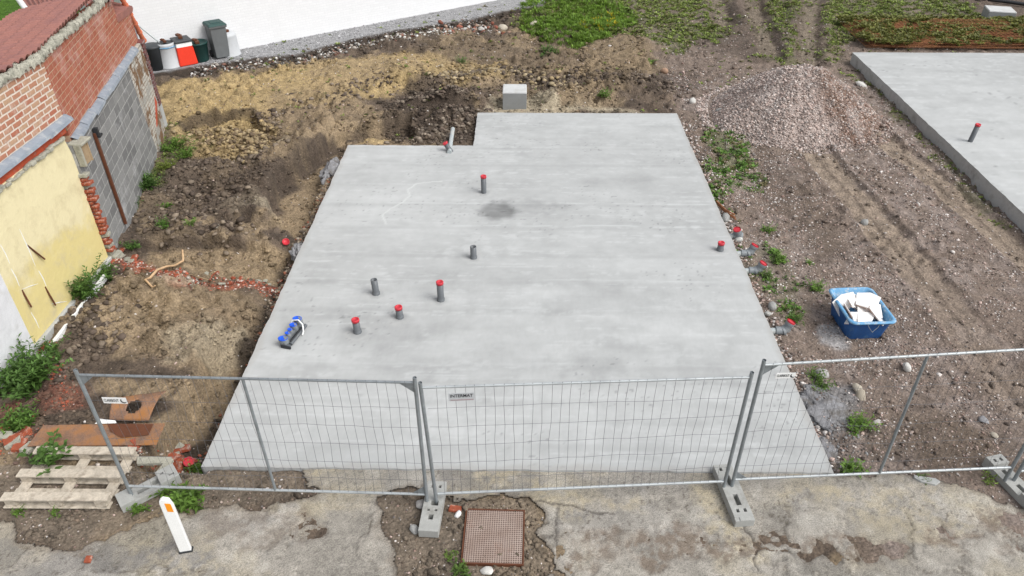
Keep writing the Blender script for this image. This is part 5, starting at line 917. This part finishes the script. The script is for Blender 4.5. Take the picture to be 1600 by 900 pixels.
# spilled concrete lumps along slab edges
M['spill'] = mk('spilled_concrete', (.25, .25, .26), .95, .2, 6, dirt=(.13, .12, .11), dr=(.48, .65), ds=5, bmp=1., bs=18, bd=.04)
for px, py, dims, lb in ((518, 268, (.36, .9, .35), 'bluish grey lump of spilled concrete at the left rear slab edge'), (466, 397, (.22, .4, .3), 'small lump of spilled concrete at the left slab edge beside the loose red cap'), (1290, 640, (.55, .85, .09), 'low grey lump of spilled concrete at the right front slab edge'), (1293, 705, (.34, .45, .08), 'smaller grey concrete spill nearest the front right slab corner'),
                         (1520, 262, (.5, .7, .25), 'upper grey concrete lump along the second slab'), (1555, 300, (.5, .9, .25), 'lower grey concrete lump along the second slab')):
    V = []; p = on(px, py, 0); s_, u_ = 44, 26; nV = rng.random(2)*9
    for j in range(u_+1):
        for k in range(s_): a_ = 2*np.pi*k/s_; f_ = np.pi*j/u_; q = np.array((np.sin(f_)*np.cos(a_), np.sin(f_)*np.sin(a_), np.cos(f_))); V.append(q*(1+.75*(fbm(q[0]+nV[0]+q[2], q[1]+nV[1], .45, 5, 3, .65)-.5)*2))
    V = np.array(V)*np.array(dims)*.55; i = np.arange((u_+1)*s_).reshape(u_+1, s_); FF = np.stack([i[:-1], np.roll(i[:-1], -1, 1), np.roll(i[1:], -1, 1), i[1:]], -1).reshape(-1, 4); o = link('concrete_spill', npmesh('concrete_spill', V, FF[:, ::-1], None, True), M['spill']); o.location = p; tag(o, lb, 'concrete lump')
# rusty bars at the second slab and by the first
for k, (pts, lb) in enumerate((([(1519, 256), (1526, 266), (1530, 276)], 'short rusty bar against the side of the second slab'), ([(1545, 280), (1560, 296), (1575, 308), (1590, 326)], 'longer rusty bar along the side of the second slab'), ([(1118, 322), (1132, 336), (1146, 345)], 'rusty bar at the right slab edge above the elbow pipes'))):
    mb = MB()
    for j in range(3): mb.tube([on(a_+j*1.5, b_+j, .12-.03*j) for a_, b_ in pts], .016, 6)
    tag(mb.build('rusty_bar', M['rust'], None), lb, 'steel bar')
# ------------------------------------------------------------------ rusty reinforcing mesh sheets
e0 = None
for k, (dx, dy, dz, rzz) in enumerate(((0, 0, .05, 0), (.25, .06, .09, .012), (.1, -.14, .13, -.008), (.45, .10, .17, .02), (.3, -.05, .21, -.015))):
    mb = MB(); x0, y0, x1, y1 = 0, 0, 8.5, 2.55
    for j in range(58): xx = j*.15; mb.tube([(xx+.18*0, y0, 0), (xx, y1, 0)], .0085, 4, False)
    for j in range(18): yy = j*.15; mb.tube([(x0, yy, .013), (x1, yy, .013)], .0085, 4, False)
    o = mb.build('reinforcing_mesh', M['rust'], None); o.location = (10.85+dx, 23.55+dy, gz1(12, 24)+dz+.02); o.rotation_euler = (R(1), 0, rzz-.02)
    tag(o, 'rusty steel mesh sheet in the overgrown stack behind the second slab', 'steel mesh', 'rusty mesh sheets stacked behind the second slab')
# ------------------------------------------------------------------ weeds, each one a plant
def weed(px, py, w_, h_, n_st, label, col=(.075, .15, .03), leaf=.11, lw=.16, up=(.6, 1.35), z=None, grp=None, cat='weed'):
    p = on(px, py) if z is None else Vector(P3(px, py, z)); vs = []; cc = []; r_ = rng
    for s_ in range(n_st):
        a = r_.uniform(0, 2*np.pi); e_ = r_.uniform(*up); ln = h_*r_.uniform(.6, 1.1)/max(.5, np.sin(e_)); b0 = np.array((r_.normal(0, w_*.22), r_.normal(0, w_*.22), 0)); d = np.array((np.cos(a)*np.cos(e_), np.sin(a)*np.cos(e_), np.sin(e_))); nl = max(4, int(ln/leaf*4.5)); sc_ = r_.uniform(.75, 1.25)
        for j in range(nl):
            t_ = (j+.6)/nl; q = b0+d*ln*t_-np.array((0, 0, .12*ln*t_*t_)); aa = a+j*2.4+r_.uniform(-.3, .3); ee = r_.uniform(.0, .9)*(.4+t_); l = leaf*r_.uniform(.6, 1.2)*(1.15-.45*t_); dd = np.array((np.cos(aa)*np.cos(ee), np.sin(aa)*np.cos(ee), np.sin(ee))); sd_ = np.array((-np.sin(aa), np.cos(aa), 0))*lw*l
            vs += [q, q+dd*l*.45+sd_, q+dd*l-np.array((0, 0, .25*l)), q+dd*l*.45-sd_]; k = sc_*r_.uniform(.75, 1.2)*(.65+.5*t_); cc += [np.array(col)*k*.8, np.array(col)*k, np.array(col)*k*1.2, np.array(col)*k]
        # stem
        q0, q1 = b0, b0+d*ln*.9-np.array((0, 0, .10*ln)); w2 = np.array((-d[1], d[0], 0)); w2 = w2/(np.linalg.norm(w2)+1e-6)*.004; vs += [q0-w2, q0+w2, q1+w2, q1-w2]; cc += [np.array(col)*.8]*4
    V = np.array(vs); o = link('weed', npmesh('weed', V, np.arange(len(V)).reshape(-1, 4), np.array(cc)), M['leaf']); o.location = p; return tag(o, label, cat, grp)
LG = (.13, .23, .04); DG = (.085, .165, .035)
for a in ((38, 600, .62, .50, 90, 'big leafy bush at the foot of the white plaster wall', DG, .13), (132, 462, .32, .48, 34, 'upright dark weed at the foot of the yellow wall', DG, .12), (165, 440, .32, .24, 30, 'weed near the corner of the yellow wall, right of the upright dark one', DG, .11), (36, 666, .34, .26, 40, 'bright spiky weed left of the long rusty plate', (.10, .19, .035), .11),
          (78, 552, .20, .2, 14, 'small weed above the bricks at the yellow wall foot', DG, .09), (84, 562, .22, .14, 14, 'low weed just right of the bricks at the yellow wall foot', DG, .08), (292, 782, .42, .14, 46, 'wide grassy clump behind the white marker post', LG, .13), (257, 770, .16, .12, 10, 'small clump between the stepped fence foot and the marker post', LG, .09),
          (315, 738, .20, .16, 16, 'weed right of the fence foot at the slab corner', LG, .1), (220, 798, .15, .10, 14, 'small weed on the soil left of the marker post', LG, .07), (227, 293, .42, .34, 36, 'dark weed at the middle foot of the grey block wall', DG, .10), (210, 318, .28, .22, 16, 'small dark weed at the near foot of the grey block wall', DG, .09), (256, 356, .26, .16, 24, 'green weed alone on the soil before the grey block wall', (.09, .18, .03), .08),
          (296, 352, .16, .14, 8, 'tiny weed right of the lone green weed', LG, .07), (262, 325, .22, .1, 7, 'loose grassy weed by the near end of the grey wall', LG, .14), (209, 387, .16, .2, 12, 'weed by the foot of the broken brick edge', DG, .08), (270, 230, .55, .26, 40, 'bright weeds at the far foot of the grey block wall', LG, .10), (290, 243, .4, .18, 24, 'lower weeds just right of the bright weeds at the wall', LG, .09), (262, 262, .4, .2, 22, 'yellowish weeds before the middle of the grey wall', (.17, .22, .04), .09),
          (1322, 736, .2, .14, 20, 'broad-leaved weed at the front right slab corner', LG, .11), (1340, 664, .22, .20, 20, 'weed behind the right fence panel beside the concrete spill', LG, .08), (1333, 675, .16, .12, 12, 'small weed in front of the one beside the concrete spill', LG, .07), (1284, 605, .22, .16, 18, 'weed by the slab edge behind the right fence sign', (.10, .17, .035), .08), (1274, 590, .2, .14, 12, 'small weed at the slab edge under the right top rail', (.10, .17, .035), .08),
          (1216, 408, .3, .16, 34, 'dense low weed right of the elbow pipes', LG, .07), (1200, 362, .24, .12, 20, 'weed on the gravel above the elbow pipes', LG, .07), (1275, 452, .2, .16, 20, 'weed left of the blue tub', LG, .07), (1240, 500, .28, .12, 18, 'sparse weed above the lowest elbow pipe', (.09, .16, .03), .07), (1265, 412, .2, .1, 10, 'small weed above the blue tub', LG, .06), (1195, 435, .26, .14, 20, 'weed just below the third elbow pipe', (.10, .17, .035), .07),
          (40, 712, .38, .12, 0, '', LG, .1), (720, 893, .16, .12, 12, 'grass tuft at the lower left of the manhole cover', (.10, .17, .035), .08), (708, 876, .10, .08, 8, 'tiny tuft left of the manhole cover', (.14, .22, .045), .06), (697, 868, .06, .04, 5, 'smallest tuft left of the manhole cover', (.16, .24, .05), .04), (30, 801, .12, .08, 10, 'small weed in front of the left end of the pallet', LG, .06), (88, 804, .10, .08, 8, 'small weed in front of the middle of the pallet', LG, .06),
          (857, 82, .5, .22, 30, 'lone green weed on the brown soil before the bright grass', (.08, .16, .03), .12), (838, 82, .3, .1, 0, '', LG, .1), (722, 97, .3, .16, 10, 'dark weed above the rear concrete chamber', DG, .1), (942, 162, .4, .18, 20, 'green weed right of the rear concrete chamber', LG, .1), (1015, 98, .24, .18, 14, 'weed on the mound between the chamber and the field', LG, .1), (698, 203, .1, .1, 0, '', LG, .05), (646, 205, .2, .14, 9, 'tiny weed on the dark mound at the slab notch', LG, .08),
          (1590, 96, .2, .1, 0, '', LG, .1), (1440, 748, .14, .1, 8, 'sparse weed at the broken pavement piece', (.14, .19, .07), .07), (1545, 752, .14, .1, 7, 'small yellow-green weed left of the right-hand fence foot', (.18, .26, .05), .06), (1345, 20, .4, .2, 0, '', LG, .1)):
    if a[4]: weed(a[0], a[1], a[2], a[3], a[4], a[5], a[6], a[7])
weed(78, 716, .40, .16, 26, 'broad green weed growing through the pallet', (.085, .165, .035), .13, .26, (.3, 1.1), z=.06)
# stems through the mesh sheets
x = rng.uniform(10.8, 19.5, 9000); y = rng.uniform(23.4, 26.4, 9000); k = rng.random(9000) < ss(.40, .6, fbm(x, y, .9, 4, 3))*.62+.05; x = x[k]; y = y[k]; n = len(x)
tag(scatter('plants_in_mesh', TV, TF, np.stack([x, y, gz(x, y)+.22], -1), rng.uniform(.07, .15, n), np.array((.15, .16, .04))*rng.uniform(.6, 1.4, (n, 1)), M['leaf'], False, cvar=TC), kind='stuff')
# debris along the dark bank below the gravel strip, and rubble lining the slab edges
def along(pts, n, spread, z=-.05):
    P = np.array(pw(pts, z)); t_ = rng.random(n)*(len(P)-1); i = np.minimum(t_.astype(int), len(P)-2); f_ = (t_-i)[:, None]; q = P[i]*(1-f_)+P[i+1]*f_; return q[:, 0]+rng.normal(0, spread, n), q[:, 1]+rng.normal(0, spread, n)
PAL2 = np.array([(.5, .49, .46), (.09, .08, .07), (.12, .1, .085), (.3, .27, .24), (.2, .17, .14), (.07, .06, .05), (.6, .59, .57), (.18, .09, .065)])
def rubble(nm, pts, n, spread, s0, s1, pal_):
    x, y = along(pts, n, spread); k = free(x, y, .0); x = x[k]; y = y[k]; n = len(x); s = s0+(s1-s0)*rng.random(n)**2.5
    tag(scatter(nm, STV, IF, np.stack([x, y, gz(x, y)+s*.2], -1), s, pal_[rng.integers(0, len(pal_), n)]*rng.uniform(.7, 1.2, (n, 1)), M['stone']), kind='stuff')
rubble('bank_rubble', [(240, 126), (300, 113), (345, 106), (400, 100), (470, 92), (510, 82), (560, 70), (620, 58), (690, 47), (745, 36)], 2600, .16, .015, .075, PAL2)
rubble('bank_rubble', [(690, 45), (745, 38), (760, 45)], 160, .3, .03, .12, np.array([(.5, .48, .45), (.25, .09, .06), (.3, .2, .15), (.1, .08, .07)]))
rubble('edge_rubble', [(1062, 185), (1100, 260), (1135, 340), (1160, 420), (1200, 510), (1240, 600), (1300, 740)], 3200, .13, .008, .045, pal)
rubble('spill_rubble', [(1275, 600), (1295, 640), (1300, 700), (1270, 620)], 700, .22, .006, .03, np.array([(.2, .2, .2), (.3, .3, .3), (.12, .1, .09), (.16, .13, .11)]))
rubble('edge_rubble', [(535, 235), (480, 350), (430, 460), (380, 580), (310, 720)], 2200, .10, .010, .05, np.array([(.14, .11, .085), (.2, .16, .12), (.09, .07, .055), (.3, .25, .19), (.25, .1, .06)]))
DK = np.array([(.10, .075, .058), (.14, .108, .08), (.075, .056, .042), (.2, .16, .12)])
for pts_ in ([(235, 330), (300, 350), (380, 365)], [(250, 290), (320, 300), (400, 300)], [(300, 255), (360, 250), (430, 245)], [(120, 470), (150, 510), (140, 560)], [(380, 195), (450, 180), (540, 150), (600, 130)], [(900, 120), (980, 130), (1060, 140)]): rubble('soil_lumps', pts_, 330, .30, .012, .085, DK)
rubble('brick_rubble', [(170, 398), (230, 415), (300, 430), (440, 440)], 1500, .09, .008, .035, np.array([(.33, .09, .05), (.27, .07, .04), (.45, .35, .3), (.3, .12, .08), (.5, .45, .4)]))
rubble('brick_rubble', [(190, 700), (240, 700), (285, 705), (262, 690)], 500, .12, .01, .045, np.array([(.33, .09, .05), (.4, .12, .05), (.45, .4, .34), (.15, .1, .08), (.5, .45, .4)]))
rubble('brick_rubble', [(0, 690), (40, 680), (60, 700)], 220, .14, .01, .04, np.array([(.33, .09, .05), (.4, .12, .05), (.2, .15, .12), (.15, .1, .08)]))
rubble('brick_rubble', [(60, 540), (75, 560), (100, 600), (95, 640)], 500, .12, .008, .03, np.array([(.33, .09, .05), (.2, .14, .1), (.15, .1, .08)]))
rubble('clay_lumps', [(290, 215), (330, 200), (380, 205), (420, 210), (380, 228)], 2200, .24, .01, .075, np.array([(.34, .26, .14), (.3, .23, .13), (.2, .145, .085), (.13, .095, .06), (.38, .3, .18)]))
rubble('clay_lumps', [(700, 125), (740, 118), (780, 112), (850, 125), (890, 150)], 1100, .30, .015, .10, np.array([(.3, .23, .13), (.14, .11, .08), (.2, .16, .11), (.36, .29, .18), (.09, .07, .055)]))
rubble('clay_lumps', [(620, 160), (680, 150), (740, 170), (700, 200), (640, 210)], 1800, .30, .01, .075, np.array([(.09, .07, .055), (.12, .09, .07), (.16, .13, .10), (.22, .18, .14)]))
